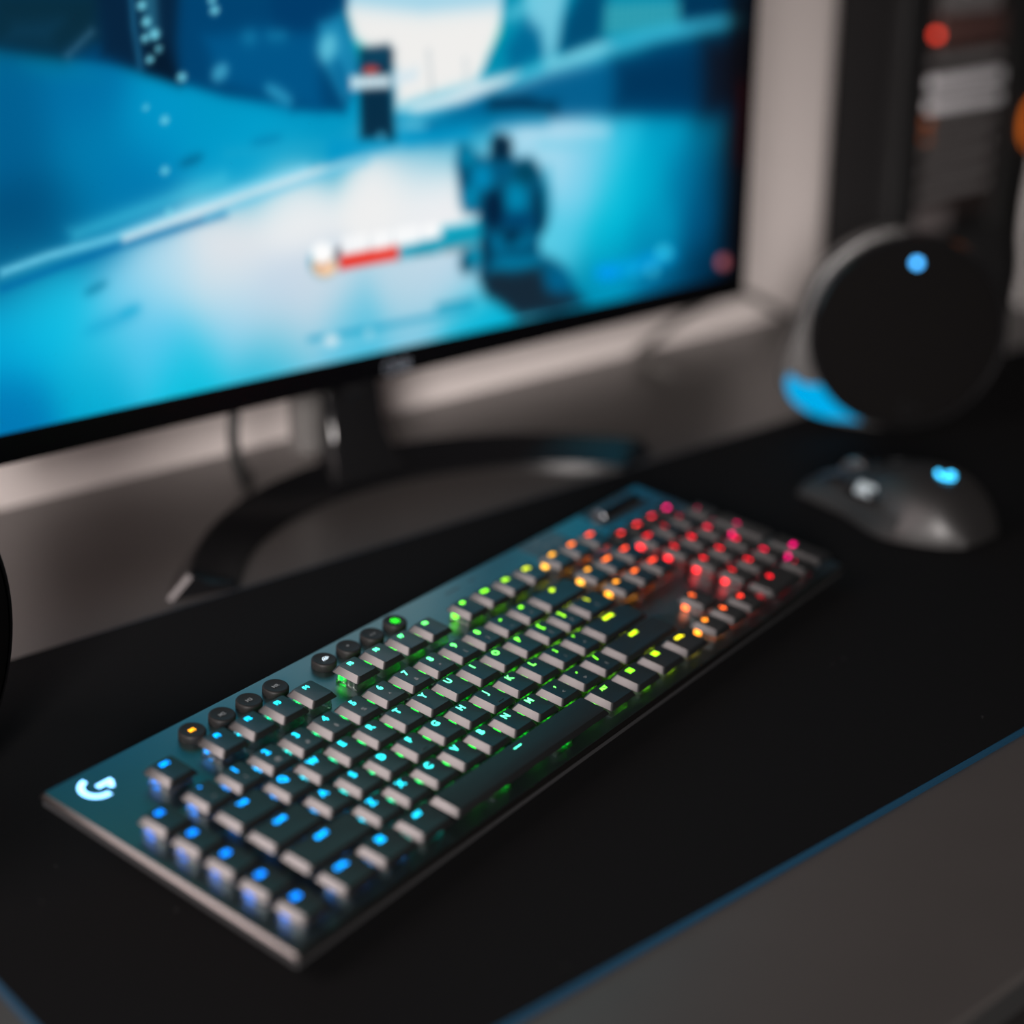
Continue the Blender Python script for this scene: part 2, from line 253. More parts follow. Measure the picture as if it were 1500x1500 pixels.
(((127.0,320.2),(126.9,318.2),(124.3,315.8),(119.8,313.1),(113.9,310.7),(107.6,308.9),(101.9,308.0),(97.6,308.0),(95.3,309.1),(95.4,311.0),(97.9,313.5),(102.4,316.1),(108.1,318.5),(114.4,320.3),(120.2,321.3),(124.6,321.2)),(110,205,228),5,0.7),
(((148.6,305.0),(163.4,326.5),(189.2,325.6),(186.9,289.6),(151.5,280.3),(143.8,285.3)),(0,72,112),5,0.95),
(((257.2,323.2),(346.0,320.1),(347.5,300.5),(262.4,291.1)),(0,40,75),5,0.9),
(((186.2,315.0),(261.3,312.8),(261.4,295.9),(183.5,293.4)),(45,150,165),3,0.65),
(((193.1,311.1),(192.4,310.2),(190.9,310.3),(190.2,311.2),(190.9,312.0),(192.3,312.0)),(120,205,215),1.2,0.55),
(((199.0,311.1),(198.3,310.3),(196.8,310.3),(196.1,311.2),(196.8,312.1),(198.3,312.0)),(120,205,215),1.2,0.55),
(((205.0,311.1),(204.3,310.3),(202.8,310.3),(202.1,311.2),(202.8,312.1),(204.2,312.0)),(120,205,215),1.2,0.55),
(((211.0,311.1),(210.3,310.3),(208.9,310.4),(208.1,311.3),(208.8,312.1),(210.3,312.0)),(120,205,215),1.2,0.55),
(((217.1,311.1),(216.4,310.3),(214.9,310.4),(214.1,311.3),(214.8,312.1),(216.3,312.0)),(120,205,215),1.2,0.55),
(((223.2,311.2),(222.5,310.3),(221.0,310.4),(220.2,311.3),(220.9,312.1),(222.4,312.1)),(120,205,215),1.2,0.55),
(((229.4,311.2),(228.7,310.3),(227.2,310.4),(226.4,311.3),(227.1,312.1),(228.6,312.1)),(120,205,215),1.2,0.55),
(((235.6,311.2),(234.9,310.3),(233.3,310.4),(232.5,311.3),(233.3,312.2),(234.8,312.1)),(120,205,215),1.2,0.55),
(((241.8,311.2),(241.1,310.4),(239.6,310.4),(238.8,311.3),(239.5,312.2),(241.0,312.1)),(120,205,215),1.2,0.55),
(((248.1,311.2),(247.4,310.4),(245.8,310.4),(245.0,311.4),(245.7,312.2),(247.3,312.1)),(120,205,215),1.2,0.55),
(((254.4,311.2),(253.7,310.4),(252.1,310.4),(251.3,311.4),(252.0,312.2),(253.6,312.2)),(120,205,215),1.2,0.55),
(((260.8,311.3),(260.0,310.4),(258.5,310.5),(257.7,311.4),(258.4,312.2),(260.0,312.2)),(120,205,215),1.2,0.55),
(((193.2,307.0),(192.5,306.2),(191.0,306.2),(190.3,307.1),(191.0,308.0),(192.4,307.9)),(120,205,215),1.2,0.55),
(((199.1,307.0),(198.4,306.2),(197.0,306.2),(196.2,307.1),(196.9,308.0),(198.4,307.9)),(120,205,215),1.2,0.55),
(((205.1,307.0),(204.4,306.2),(203.0,306.2),(202.2,307.1),(202.9,308.0),(204.4,307.9)),(120,205,215),1.2,0.55),
(((211.2,307.0),(210.5,306.2),(209.0,306.2),(208.2,307.1),(208.9,308.0),(210.4,307.9)),(120,205,215),1.2,0.55),
(((217.3,307.0),(216.6,306.2),(215.1,306.2),(214.3,307.1),(215.0,308.0),(216.5,307.9)),(120,205,215),1.2,0.55),
(((223.4,307.0),(222.7,306.2),(221.2,306.2),(220.4,307.1),(221.1,308.0),(222.6,307.9)),(120,205,215),1.2,0.55),
(((229.6,307.0),(228.8,306.2),(227.3,306.2),(226.5,307.1),(227.3,308.0),(228.8,307.9)),(120,205,215),1.2,0.55),
(((235.8,307.0),(235.0,306.2),(233.5,306.2),(232.7,307.2),(233.4,308.0),(235.0,307.9)),(120,205,215),1.2,0.55),
(((242.0,307.0),(241.3,306.2),(239.7,306.2),(238.9,307.2),(239.7,308.0),(241.2,307.9)),(120,205,215),1.2,0.55),
(((248.3,307.0),(247.6,306.2),(246.0,306.2),(245.2,307.2),(245.9,308.0),(247.5,307.9)),(120,205,215),1.2,0.55),
(((254.6,307.0),(253.9,306.2),(252.3,306.2),(251.5,307.2),(252.3,308.0),(253.8,308.0)),(120,205,215),1.2,0.55),
(((261.0,307.0),(260.3,306.2),(258.7,306.2),(257.9,307.2),(258.6,308.0),(260.2,308.0)),(120,205,215),1.2,0.55),
(((193.3,302.9),(192.6,302.1),(191.1,302.1),(190.4,303.0),(191.1,303.9),(192.5,303.8)),(120,205,215),1.2,0.55),
(((199.3,302.9),(198.6,302.1),(197.1,302.1),(196.3,303.0),(197.0,303.9),(198.5,303.8)),(120,205,215),1.2,0.55),
(((205.3,302.9),(204.6,302.0),(203.1,302.1),(202.3,303.0),(203.0,303.9),(204.5,303.8)),(120,205,215),1.2,0.55),
(((211.3,302.9),(210.6,302.0),(209.1,302.1),(208.4,303.0),(209.1,303.9),(210.6,303.8)),(120,205,215),1.2,0.55),
(((217.4,302.9),(216.7,302.0),(215.2,302.1),(214.4,303.0),(215.1,303.8),(216.6,303.8)),(120,205,215),1.2,0.55),
(((223.6,302.9),(222.8,302.0),(221.3,302.1),(220.5,303.0),(221.3,303.8),(222.8,303.8)),(120,205,215),1.2,0.55),
(((229.7,302.8),(229.0,302.0),(227.5,302.1),(226.7,303.0),(227.4,303.8),(228.9,303.8)),(120,205,215),1.2,0.55),
(((235.9,302.8),(235.2,302.0),(233.7,302.1),(232.9,303.0),(233.6,303.8),(235.1,303.8)),(120,205,215),1.2,0.55),
(((242.2,302.8),(241.5,302.0),(239.9,302.0),(239.1,303.0),(239.9,303.8),(241.4,303.7)),(120,205,215),1.2,0.55),
(((248.5,302.8),(247.8,302.0),(246.2,302.0),(245.4,303.0),(246.1,303.8),(247.7,303.7)),(120,205,215),1.2,0.55),
(((254.8,302.8),(254.1,301.9),(252.5,302.0),(251.7,302.9),(252.5,303.8),(254.0,303.7)),(120,205,215),1.2,0.55),
(((261.2,302.8),(260.5,301.9),(258.9,302.0),(258.1,302.9),(258.8,303.8),(260.4,303.7)),(120,205,215),1.2,0.55),
(((193.4,298.8),(192.7,298.0),(191.2,298.0),(190.5,299.0),(191.2,299.8),(192.7,299.7)),(120,205,215),1.2,0.55),
(((199.4,298.8),(198.7,297.9),(197.2,298.0),(196.5,298.9),(197.2,299.8),(198.6,299.7)),(120,205,215),1.2,0.55),
(((205.4,298.8),(204.7,297.9),(203.2,298.0),(202.5,298.9),(203.2,299.7),(204.6,299.7)),(120,205,215),1.2,0.55),
(((211.5,298.7),(210.8,297.9),(209.3,298.0),(208.5,298.9),(209.2,299.7),(210.7,299.6)),(120,205,215),1.2,0.55),
(((217.6,298.7),(216.9,297.9),(215.4,297.9),(214.6,298.9),(215.3,299.7),(216.8,299.6)),(120,205,215),1.2,0.55),
(((223.7,298.7),(223.0,297.8),(221.5,297.9),(220.7,298.8),(221.4,299.7),(222.9,299.6)),(120,205,215),1.2,0.55),
(((229.9,298.7),(229.2,297.8),(227.7,297.9),(226.9,298.8),(227.6,299.7),(229.1,299.6)),(120,205,215),1.2,0.55),
(((236.1,298.6),(235.4,297.8),(233.9,297.9),(233.1,298.8),(233.8,299.6),(235.3,299.6)),(120,205,215),1.2,0.55),
(((242.4,298.6),(241.7,297.8),(240.1,297.8),(239.3,298.8),(240.0,299.6),(241.6,299.5)),(120,205,215),1.2,0.55),
(((248.7,298.6),(248.0,297.7),(246.4,297.8),(245.6,298.7),(246.3,299.6),(247.9,299.5)),(120,205,215),1.2,0.55),
(((255.0,298.6),(254.3,297.7),(252.8,297.8),(251.9,298.7),(252.7,299.6),(254.2,299.5)),(120,205,215),1.2,0.55),
(((261.4,298.5),(260.7,297.7),(259.1,297.7),(258.3,298.7),(259.0,299.5),(260.6,299.5)),(120,205,215),1.2,0.55),
(((193.5,294.7),(192.8,293.9),(191.4,293.9),(190.6,294.8),(191.3,295.7),(192.8,295.6)),(120,205,215),1.2,0.55),
(((199.5,294.7),(198.8,293.8),(197.3,293.9),(196.6,294.8),(197.3,295.6),(198.8,295.6)),(120,205,215),1.2,0.55),
(((205.6,294.6),(204.8,293.8),(203.4,293.9),(202.6,294.8),(203.3,295.6),(204.8,295.5)),(120,205,215),1.2,0.55),
(((211.6,294.6),(210.9,293.7),(209.4,293.8),(208.6,294.7),(209.4,295.6),(210.8,295.5)),(120,205,215),1.2,0.55),
(((217.7,294.5),(217.0,293.7),(215.5,293.8),(214.7,294.7),(215.4,295.5),(216.9,295.5)),(120,205,215),1.2,0.55),
(((223.9,294.5),(223.2,293.7),(221.7,293.7),(220.9,294.7),(221.6,295.5),(223.1,295.4)),(120,205,215),1.2,0.55),
(((230.1,294.5),(229.3,293.6),(227.8,293.7),(227.0,294.6),(227.8,295.5),(229.3,295.4)),(120,205,215),1.2,0.55),
(((236.3,294.4),(235.6,293.6),(234.0,293.7),(233.2,294.6),(234.0,295.4),(235.5,295.4)),(120,205,215),1.2,0.55),
(((242.6,294.4),(241.9,293.5),(240.3,293.6),(239.5,294.5),(240.2,295.4),(241.8,295.3)),(120,205,215),1.2,0.55),
(((248.9,294.3),(248.2,293.5),(246.6,293.6),(245.8,294.5),(246.5,295.4),(248.1,295.3)),(120,205,215),1.2,0.55),
(((255.3,294.3),(254.5,293.4),(253.0,293.5),(252.1,294.5),(252.9,295.3),(254.4,295.2)),(120,205,215),1.2,0.55),
(((261.7,294.3),(260.9,293.4),(259.3,293.5),(258.5,294.4),(259.3,295.3),(260.8,295.2)),(120,205,215),1.2,0.55),
(((4.6,258.9),(37.9,263.9),(72.3,269.2),(120.3,276.5),(170.7,285.9),(223.7,294.5),(265.6,298.5),(324.5,300.6),(325.0,292.7),(238.0,283.9),(184.0,276.9),(132.7,271.2),(84.0,262.6),(54.7,254.8),(15.4,253.8)),(60,190,220),4,0.95),
(((7.3,258.7),(43.5,264.4),(72.3,270.9),(108.0,272.8),(96.0,266.2),(60.5,257.0),(20.9,255.0)),(232,238,242),3,0.95),
(((132.6,278.3),(183.7,288.8),(197.0,286.3),(177.3,279.2),(132.7,272.1)),(140,215,232),3,0.8),
(((15.0,242.3),(49.0,253.6),(84.0,261.3),(132.7,270.3),(184.0,276.0),(238.1,283.0),(348.3,290.6),(353.5,227.1),(240.2,235.0),(171.6,239.8),(120.4,241.4),(72.0,241.5),(37.2,235.9)),(0,92,140),5,0.97),
(((197.3,275.2),(238.1,281.1),(348.4,289.6),(353.5,227.1),(269.0,233.6),(198.3,242.3)),(0,50,88),10,0.95),
(((288.2,284.0),(356.2,290.2),(361.7,223.8),(291.3,232.2)),(14,18,30),12,0.95),
(((81.4,250.1),(108.0,250.1),(141.9,244.6),(142.8,250.9),(108.1,256.4),(80.5,256.3)),(0,42,72),4,0.95),
(((84.0,254.3),(120.4,252.2),(120.3,255.9),(83.9,257.8)),(4,48,80),3,0.9),
(((37.7,243.7),(83.9,242.3),(132.8,236.2),(133.2,242.6),(83.8,248.5),(37.2,249.8)),(0,135,180),5,0.8),
(((27.9,245.0),(27.2,244.2),(25.2,243.7),(22.3,243.5),(18.9,243.6),(15.6,244.1),(12.7,244.8),(10.9,245.7),(10.2,246.5),(10.9,247.3),(12.8,247.8),(15.7,248.0),(19.1,247.9),(22.4,247.5),(25.3,246.7),(27.2,245.9)),(120,205,230),2.5,0.9),
(((108.3,231.1),(152.3,229.8),(191.9,225.3),(192.0,230.0),(152.1,234.5),(107.8,235.7)),(185,222,240),4,0.85),
(((126.7,222.9),(165.4,218.3),(188.8,215.0),(189.0,217.9),(165.5,221.1),(126.8,225.7)),(110,205,230),4,0.7),
(((-48.5,243.9),(9.6,244.9),(66.1,242.1),(66.0,233.6),(9.2,232.9),(-49.2,229.4)),(0,150,200),4,0.9),
(((-21.9,296.3),(-0.4,297.5),(3.7,293.5),(2.0,275.0),(2.9,239.1),(-23.7,242.4),(-23.5,272.7)),(6,42,66),2.5,0.97),
(((-19.4,295.3),(-0.5,295.8),(-0.3,285.1),(-20.8,285.6)),(12,70,100),3,0.8),
(((-8.4,282.8),(-8.8,282.0),(-10.1,281.4),(-12.0,281.1),(-14.2,281.1),(-16.4,281.4),(-18.3,282.0),(-19.5,282.7),(-19.9,283.5),(-19.4,284.3),(-18.1,284.9),(-16.3,285.2),(-14.1,285.2),(-11.9,284.9),(-10.0,284.3),(-8.8,283.6)),(225,70,55),1.8,1),
(((-29.8,280.5),(-0.0,279.3),(0.8,272.2),(-29.7,272.8)),(225,238,244),2,0.97),
(((-25.7,280.3),(-26.0,273.3),(-25.0,273.3),(-24.7,280.2)),(120,190,215),0.8,0.6),
(((-21.1,279.9),(-21.4,273.0),(-20.3,272.9),(-20.0,279.9)),(120,190,215),0.8,0.6),
(((-15.9,279.6),(-16.1,272.6),(-15.1,272.5),(-14.8,279.5)),(120,190,215),0.8,0.6),
(((-10.1,279.2),(-10.4,272.2),(-9.3,272.1),(-9.0,279.1)),(120,190,215),0.8,0.6),
(((-4.8,278.8),(-5.1,271.8),(-4.0,271.7),(-3.8,278.7)),(120,190,215),0.8,0.6),
(((2.1,280.0),(22.8,282.0),(21.5,275.3),(1.9,272.5)),(205,228,240),3,0.8),
(((-4.6,241.9),(-4.9,241.0),(-5.6,240.2),(-6.7,239.8),(-7.9,239.7),(-9.1,240.0),(-10.1,240.6),(-10.8,241.5),(-11.0,242.5),(-10.7,243.5),(-10.0,244.2),(-8.9,244.7),(-7.7,244.8),(-6.5,244.4),(-5.5,243.8),(-4.8,242.9)),(60,160,195),1.5,0.9),
(((55.5,231.0),(61.7,230.9),(70.3,223.4),(79.2,220.6),(83.1,223.1),(102.5,220.2),(105.7,216.4),(118.3,216.1),(129.2,205.6),(136.1,191.8),(136.9,177.5),(132.9,164.7),(126.8,158.3),(128.2,148.8),(140.7,142.9),(149.3,136.5),(163.9,118.4),(171.3,107.5),(144.0,104.4),(107.7,107.1),(91.6,119.2),(78.4,127.4),(71.3,140.7),(74.7,159.3),(69.7,170.9),(71.2,183.5),(59.7,185.9),(56.1,193.2),(55.0,204.9),(52.5,219.4)),(0,84,120),3,0.97),
(((83.8,233.5),(89.6,235.4),(98.6,232.7),(102.5,227.0),(99.8,217.5),(92.0,215.9),(84.9,219.0),(82.4,226.0)),(2,34,58),2.5,0.97),
(((69.1,220.6),(68.5,218.1),(67.1,216.1),(65.1,214.8),(62.7,214.6),(60.3,215.3),(58.3,217.0),(57.0,219.3),(56.6,221.9),(57.1,224.4),(58.4,226.4),(60.5,227.6),(62.9,227.9),(65.3,227.2),(67.3,225.5),(68.6,223.2)),(0,135,175),4,0.9),
(((65.1,208.6),(64.8,205.6),(63.9,203.2),(62.7,201.7),(61.2,201.3),(59.8,202.0),(58.6,203.8),(57.8,206.4),(57.6,209.4),(57.9,212.3),(58.8,214.7),(60.0,216.2),(61.5,216.6),(62.9,215.9),(64.1,214.1),(64.9,211.5)),(0,66,100),4,0.9),
(((84.2,206.5),(83.5,203.2),(81.5,200.6),(78.6,199.0),(75.2,198.7),(71.7,199.8),(68.9,202.0),(67.0,205.0),(66.4,208.4),(67.1,211.7),(69.0,214.3),(71.9,215.8),(75.3,216.1),(78.7,215.1),(81.6,212.9),(83.6,209.9)),(0,140,188),4,0.9),
(((70.0,195.4),(69.6,192.9),(68.5,190.8),(66.8,189.5),(64.9,189.2),(62.9,190.0),(61.3,191.6),(60.2,194.0),(59.9,196.6),(60.3,199.1),(61.4,201.2),(63.1,202.5),(65.0,202.8),(67.0,202.0),(68.6,200.4),(69.7,198.1)),(0,145,188),4,0.9),
(((95.8,183.5),(95.0,178.3),(92.7,174.0),(89.3,171.4),(85.3,170.9),(81.3,172.4),(77.9,175.9),(75.8,180.7),(75.0,186.0),(75.9,191.2),(78.1,195.4),(81.5,197.9),(85.4,198.5),(89.4,197.0),(92.8,193.7),(95.0,188.9)),(2,26,54),4,0.9),
(((115.1,188.2),(114.4,183.7),(112.3,180.0),(109.3,177.8),(105.7,177.3),(102.2,178.6),(99.2,181.6),(97.2,185.7),(96.5,190.4),(97.2,194.8),(99.2,198.4),(102.2,200.7),(105.7,201.2),(109.3,199.9),(112.3,197.0),(114.4,192.9)),(0,138,180),4,0.9),
(((125.1,206.0),(124.3,203.1),(122.0,200.7),(118.5,199.4),(114.4,199.2),(110.3,200.3),(106.9,202.4),(104.6,205.2),(103.8,208.3),(104.6,211.2),(106.9,213.5),(110.3,214.9),(114.3,215.1),(118.4,214.1),(121.9,212.0),(124.3,209.2)),(0,66,92),4,0.9),
(((131.4,179.2),(131.1,173.4),(130.1,168.5),(128.5,165.4),(126.7,164.5),(124.9,165.9),(123.3,169.4),(122.2,174.5),(121.9,180.3),(122.2,186.1),(123.2,190.9),(124.7,193.9),(126.5,194.9),(128.3,193.5),(129.9,190.1),(131.0,185.0)),(2,34,60),4,0.9),
(((122.6,173.2),(121.4,171.0),(118.2,169.4),(113.4,168.7),(107.7,169.0),(102.1,170.2),(97.4,172.1),(94.2,174.4),(93.2,176.8),(94.3,179.0),(97.4,180.6),(102.1,181.3),(107.7,181.0),(113.4,179.9),(118.2,178.0),(121.4,175.6)),(0,62,104),4,0.9),
(((110.4,162.5),(109.7,160.9),(107.7,159.7),(104.6,159.1),(101.0,159.2),(97.5,160.1),(94.5,161.4),(92.5,163.2),(91.8,165.0),(92.5,166.6),(94.5,167.8),(97.5,168.4),(101.1,168.3),(104.6,167.5),(107.7,166.1),(109.7,164.4)),(2,20,44),4,0.9),
(((101.1,209.6),(100.5,207.7),(98.8,206.3),(96.3,205.5),(93.3,205.5),(90.3,206.2),(87.8,207.5),(86.1,209.3),(85.5,211.2),(86.1,213.0),(87.8,214.4),(90.3,215.2),(93.3,215.3),(96.3,214.6),(98.8,213.3),(100.5,211.5)),(0,84,124),4,0.9),
(((95.7,160.5),(95.0,158.6),(93.0,157.3),(90.0,156.6),(86.5,156.7),(83.0,157.5),(80.0,159.0),(78.1,160.9),(77.4,162.9),(78.1,164.7),(80.1,166.1),(83.0,166.8),(86.5,166.7),(90.0,165.9),(93.0,164.4),(95.0,162.5)),(0,118,160),4,0.85),
(((118.6,156.3),(117.9,154.7),(116.2,153.4),(113.5,152.8),(110.4,152.9),(107.3,153.6),(104.7,155.0),(103.0,156.7),(102.4,158.5),(103.0,160.2),(104.7,161.5),(107.3,162.1),(110.4,162.0),(113.5,161.3),(116.2,159.9),(117.9,158.2)),(0,118,160),4,0.8),
(((124.9,152.6),(124.3,151.6),(122.1,150.6),(118.4,149.8),(114.0,149.2),(109.5,148.9),(105.6,149.1),(102.8,149.6),(101.6,150.4),(102.1,151.3),(104.3,152.3),(107.9,153.1),(112.3,153.7),(116.8,154.0),(120.8,153.9),(123.6,153.4)),(2,50,80),3,0.9),
(((126.6,144.5),(125.1,142.9),(120.4,141.7),(113.1,141.0),(104.5,140.9),(95.8,141.5),(88.4,142.6),(83.4,144.1),(81.4,145.7),(82.8,147.3),(87.3,148.5),(94.4,149.2),(102.9,149.3),(111.6,148.7),(119.2,147.6),(124.5,146.1)),(0,130,172),4,0.9),
(((83.2,156.1),(82.7,152.0),(81.4,148.5),(79.5,146.4),(77.2,145.9),(75.0,147.1),(73.1,149.7),(71.9,153.5),(71.5,157.7),(72.0,161.9),(73.3,165.3),(75.2,167.4),(77.4,167.9),(79.7,166.8),(81.5,164.2),(82.8,160.4)),(4,36,62),4,0.9),
(((73.4,153.5),(72.7,150.3),(70.9,147.8),(68.1,146.4),(64.9,146.2),(61.7,147.3),(59.1,149.5),(57.3,152.5),(56.7,155.8),(57.4,159.0),(59.2,161.4),(62.0,162.9),(65.1,163.1),(68.3,162.0),(71.0,159.8),(72.8,156.8)),(0,96,130),4,0.95),
(((63.7,150.9),(63.4,148.6),(62.5,146.8),(61.2,145.7),(59.8,145.4),(58.3,146.1),(57.1,147.6),(56.3,149.6),(56.0,152.0),(56.4,154.2),(57.2,156.0),(58.5,157.1),(59.9,157.4),(61.4,156.7),(62.6,155.2),(63.4,153.2)),(2,44,66),3,0.9),
(((72.1,154.7),(71.7,152.8),(70.6,151.3),(68.9,150.5),(66.9,150.4),(64.9,151.1),(63.3,152.4),(62.2,154.1),(61.8,156.1),(62.3,157.9),(63.4,159.4),(65.1,160.2),(67.0,160.4),(69.0,159.7),(70.6,158.4),(71.7,156.6)),(0,150,185),4,0.9),
(((73.3,141.4),(89.0,142.1),(102.3,139.2),(126.9,138.7),(135.3,123.8),(149.5,117.4),(171.3,107.5),(144.0,104.4),(107.7,106.6),(91.6,119.2),(78.4,127.4)),(22,38,52),4,0.97),
(((153.4,121.1),(150.4,119.2),(146.5,118.4),(142.5,118.9),(138.8,120.5),(136.2,123.0),(134.9,126.1),(135.2,129.2),(137.0,131.9),(140.0,133.8),(143.8,134.6),(147.8,134.2),(151.5,132.6),(154.2,130.0),(155.5,127.0),(155.2,123.8)),(0,96,140),5,0.9),
(((137.5,191.6),(137.3,185.4),(136.8,180.2),(135.9,176.8),(134.9,175.7),(133.8,177.1),(132.9,180.7),(132.2,186.0),(132.0,192.3),(132.1,198.4),(132.7,203.5),(133.5,206.9),(134.6,208.0),(135.6,206.7),(136.6,203.1),(137.2,197.8)),(20,160,195),4,0.7),
(((139.2,156.7),(138.9,154.3),(138.0,152.4),(136.7,151.3),(135.1,151.0),(133.5,151.7),(132.1,153.2),(131.2,155.4),(130.9,157.8),(131.2,160.1),(132.1,162.0),(133.4,163.1),(135.0,163.4),(136.6,162.7),(137.9,161.2),(138.9,159.1)),(90,205,230),4,0.8),
(((4.4,169.7),(39.6,172.5),(41.8,177.8),(70.5,177.5),(74.4,171.8),(72.6,165.1),(54.7,163.6),(4.2,163.0)),(0,150,180),2.2,0.95),
(((39.9,176.3),(71.9,176.9),(71.4,178.7),(39.5,178.1)),(0,190,220),1.5,0.8),
(((14.8,162.5),(36.2,161.2),(36.0,163.5),(14.6,164.8)),(40,120,140),1.2,0.7),
(((40.7,161.2),(63.9,161.0),(63.3,163.8),(40.2,164.0)),(120,130,135),1.5,0.8),
(((-44.2,171.0),(2.9,171.8),(3.6,162.8),(-43.6,162.4)),(236,46,30),1.6,1),
(((-40.8,182.4),(-37.6,182.4),(-38.1,171.9),(-41.3,171.9)),(255,255,255),1.0,0.95),
(((-36.7,182.4),(-33.6,182.5),(-34.0,171.9),(-37.2,171.9)),(255,255,255),1.0,0.95),
(((-32.7,182.5),(-29.5,182.5),(-30.0,171.9),(-33.2,171.9)),(255,255,255),1.0,0.95),
(((-28.6,182.5),(-25.4,182.5),(-25.8,171.9),(-29.1,171.9)),(255,255,255),1.0,0.95),
(((-24.5,182.5),(-21.3,182.6),(-21.7,171.9),(-24.9,171.9)),(255,255,255),1.0,0.95),
(((-16.3,182.0),(-12.3,182.1),(-12.8,171.4),(-16.8,171.4)),(255,255,255),1.0,0.95),
(((-11.4,182.1),(-7.4,182.1),(-7.8,171.4),(-11.8,171.4)),(255,255,255),1.0,0.95),
(((-6.5,182.1),(-2.4,182.1),(-2.8,171.4),(-6.9,171.4)),(255,255,255),1.0,0.95),
(((1.3,182.6),(5.4,182.7),(5.0,171.6),(0.9,171.6)),(255,255,255),1.0,0.95),
(((6.3,182.7),(10.4,182.7),(10.0,171.6),(5.9,171.6)),(255,255,255),1.0,0.95),
(((11.3,182.7),(15.4,182.7),(15.1,171.6),(11.0,171.6)),(255,255,255),1.0,0.95),
(((16.4,182.7),(20.5,182.8),(20.2,171.6),(16.1,171.6)),(255,255,255),1.0,0.95),
(((23.6,181.9),(27.4,181.9),(27.2,172.6),(23.3,172.6)),(255,255,255),1.0,0.95),
(((28.4,181.9),(32.2,181.9),(32.0,172.6),(28.1,172.6)),(255,255,255),1.0,0.95),
(((33.2,181.9),(37.1,181.9),(36.9,172.7),(33.0,172.6)),(255,255,255),1.0,0.95),
(((-44.6,167.8),(-45.7,164.0),(-48.3,161.0),(-52.0,159.3),(-56.3,159.1),(-60.5,160.5),(-64.0,163.3),(-66.2,167.0),(-66.8,171.0),(-65.8,174.8),(-63.2,177.8),(-59.5,179.5),(-55.3,179.7),(-51.1,178.3),(-47.6,175.6),(-45.3,171.9)),(0,120,165),1.5,0.8),
(((-45.5,165.1),(-46.3,162.4),(-48.6,160.4),(-51.8,159.2),(-55.6,159.2),(-59.2,160.3),(-62.3,162.4),(-64.2,165.0),(-64.8,167.9),(-63.9,170.5),(-61.7,172.6),(-58.5,173.7),(-54.8,173.8),(-51.1,172.7),(-48.1,170.7),(-46.1,168.0)),(250,205,165),1.5,1),
(((-46.4,173.4),(-47.3,170.8),(-49.5,168.8),(-52.6,167.7),(-56.3,167.6),(-59.9,168.7),(-62.8,170.7),(-64.7,173.2),(-65.3,176.0),(-64.4,178.6),(-62.3,180.6),(-59.2,181.7),(-55.5,181.8),(-52.0,180.7),(-49.0,178.8),(-47.0,176.2)),(255,255,255),1.5,1),
(((-55.9,166.6),(-56.2,166.2),(-56.7,165.8),(-57.4,165.6),(-58.3,165.7),(-59.2,165.9),(-59.9,166.3),(-60.4,166.8),(-60.6,167.3),(-60.4,167.8),(-59.8,168.1),(-59.1,168.3),(-58.2,168.2),(-57.3,168.0),(-56.6,167.6),(-56.1,167.1)),(150,85,55),1,0.9),
(((-48.6,168.4),(-48.8,167.9),(-49.1,167.6),(-49.5,167.3),(-50.1,167.3),(-50.6,167.5),(-51.0,167.8),(-51.3,168.3),(-51.4,168.8),(-51.2,169.3),(-50.9,169.7),(-50.5,169.9),(-49.9,169.9),(-49.4,169.7),(-49.0,169.4),(-48.7,168.9)),(150,85,55),1,0.9),
(((-46.9,175.5),(-42.4,176.5),(-42.7,171.7),(-46.1,171.3)),(60,40,50),1.5,0.9),
(((-69.3,120.3),(-11.1,118.8),(64.8,118.3),(64.2,120.8),(-11.5,121.1),(-69.7,122.5)),(0,150,192),1.8,0.9),
(((35.0,123.6),(67.9,123.1),(67.2,126.5),(34.4,127.0)),(0,140,175),2,0.9),
(((-47.0,117.0),(-47.5,115.5),(-48.7,114.4),(-50.5,113.8),(-52.5,113.9),(-54.5,114.6),(-56.2,115.7),(-57.2,117.2),(-57.6,118.8),(-57.1,120.3),(-55.9,121.4),(-54.1,122.0),(-52.1,121.9),(-50.1,121.3),(-48.4,120.1),(-47.3,118.6)),(225,238,245),2,0.9),
(((-19.8,116.8),(-20.0,115.4),(-20.7,114.3),(-21.6,113.7),(-22.7,113.6),(-23.7,114.1),(-24.5,115.0),(-25.1,116.3),(-25.2,117.7),(-25.0,119.1),(-24.3,120.2),(-23.4,120.8),(-22.4,120.9),(-21.3,120.4),(-20.5,119.5),(-19.9,118.2)),(205,228,240),2,0.6),
(((-60.2,109.9),(34.8,109.3),(33.9,113.2),(-60.9,113.5)),(110,200,230),3,0.5),
(((185.6,121.9),(225.0,121.2),(265.8,125.9),(260.7,135.4),(221.2,130.7),(183.1,131.2)),(0,165,240),4,0.75),
(((260.2,131.1),(259.8,129.5),(258.4,128.4),(256.2,127.8),(253.7,127.8),(251.1,128.5),(248.9,129.7),(247.4,131.3),(246.8,132.9),(247.2,134.5),(248.6,135.6),(250.8,136.2),(253.3,136.2),(255.9,135.5),(258.1,134.3),(259.6,132.8)),(60,215,245),2,0.95),
(((246.7,120.0),(246.3,118.6),(245.2,117.6),(243.6,117.0),(241.6,117.0),(239.6,117.6),(237.9,118.7),(236.8,120.0),(236.3,121.5),(236.7,122.8),(237.7,123.8),(239.4,124.4),(241.3,124.4),(243.3,123.8),(245.0,122.8),(246.2,121.4)),(60,205,245),2,0.9),
(((227.6,121.2),(227.3,120.0),(226.4,119.2),(225.0,118.7),(223.4,118.7),(221.7,119.2),(220.3,120.1),(219.3,121.2),(218.9,122.5),(219.2,123.6),(220.1,124.5),(221.5,124.9),(223.2,124.9),(224.8,124.5),(226.3,123.6),(227.2,122.4)),(30,190,240),2,0.7),
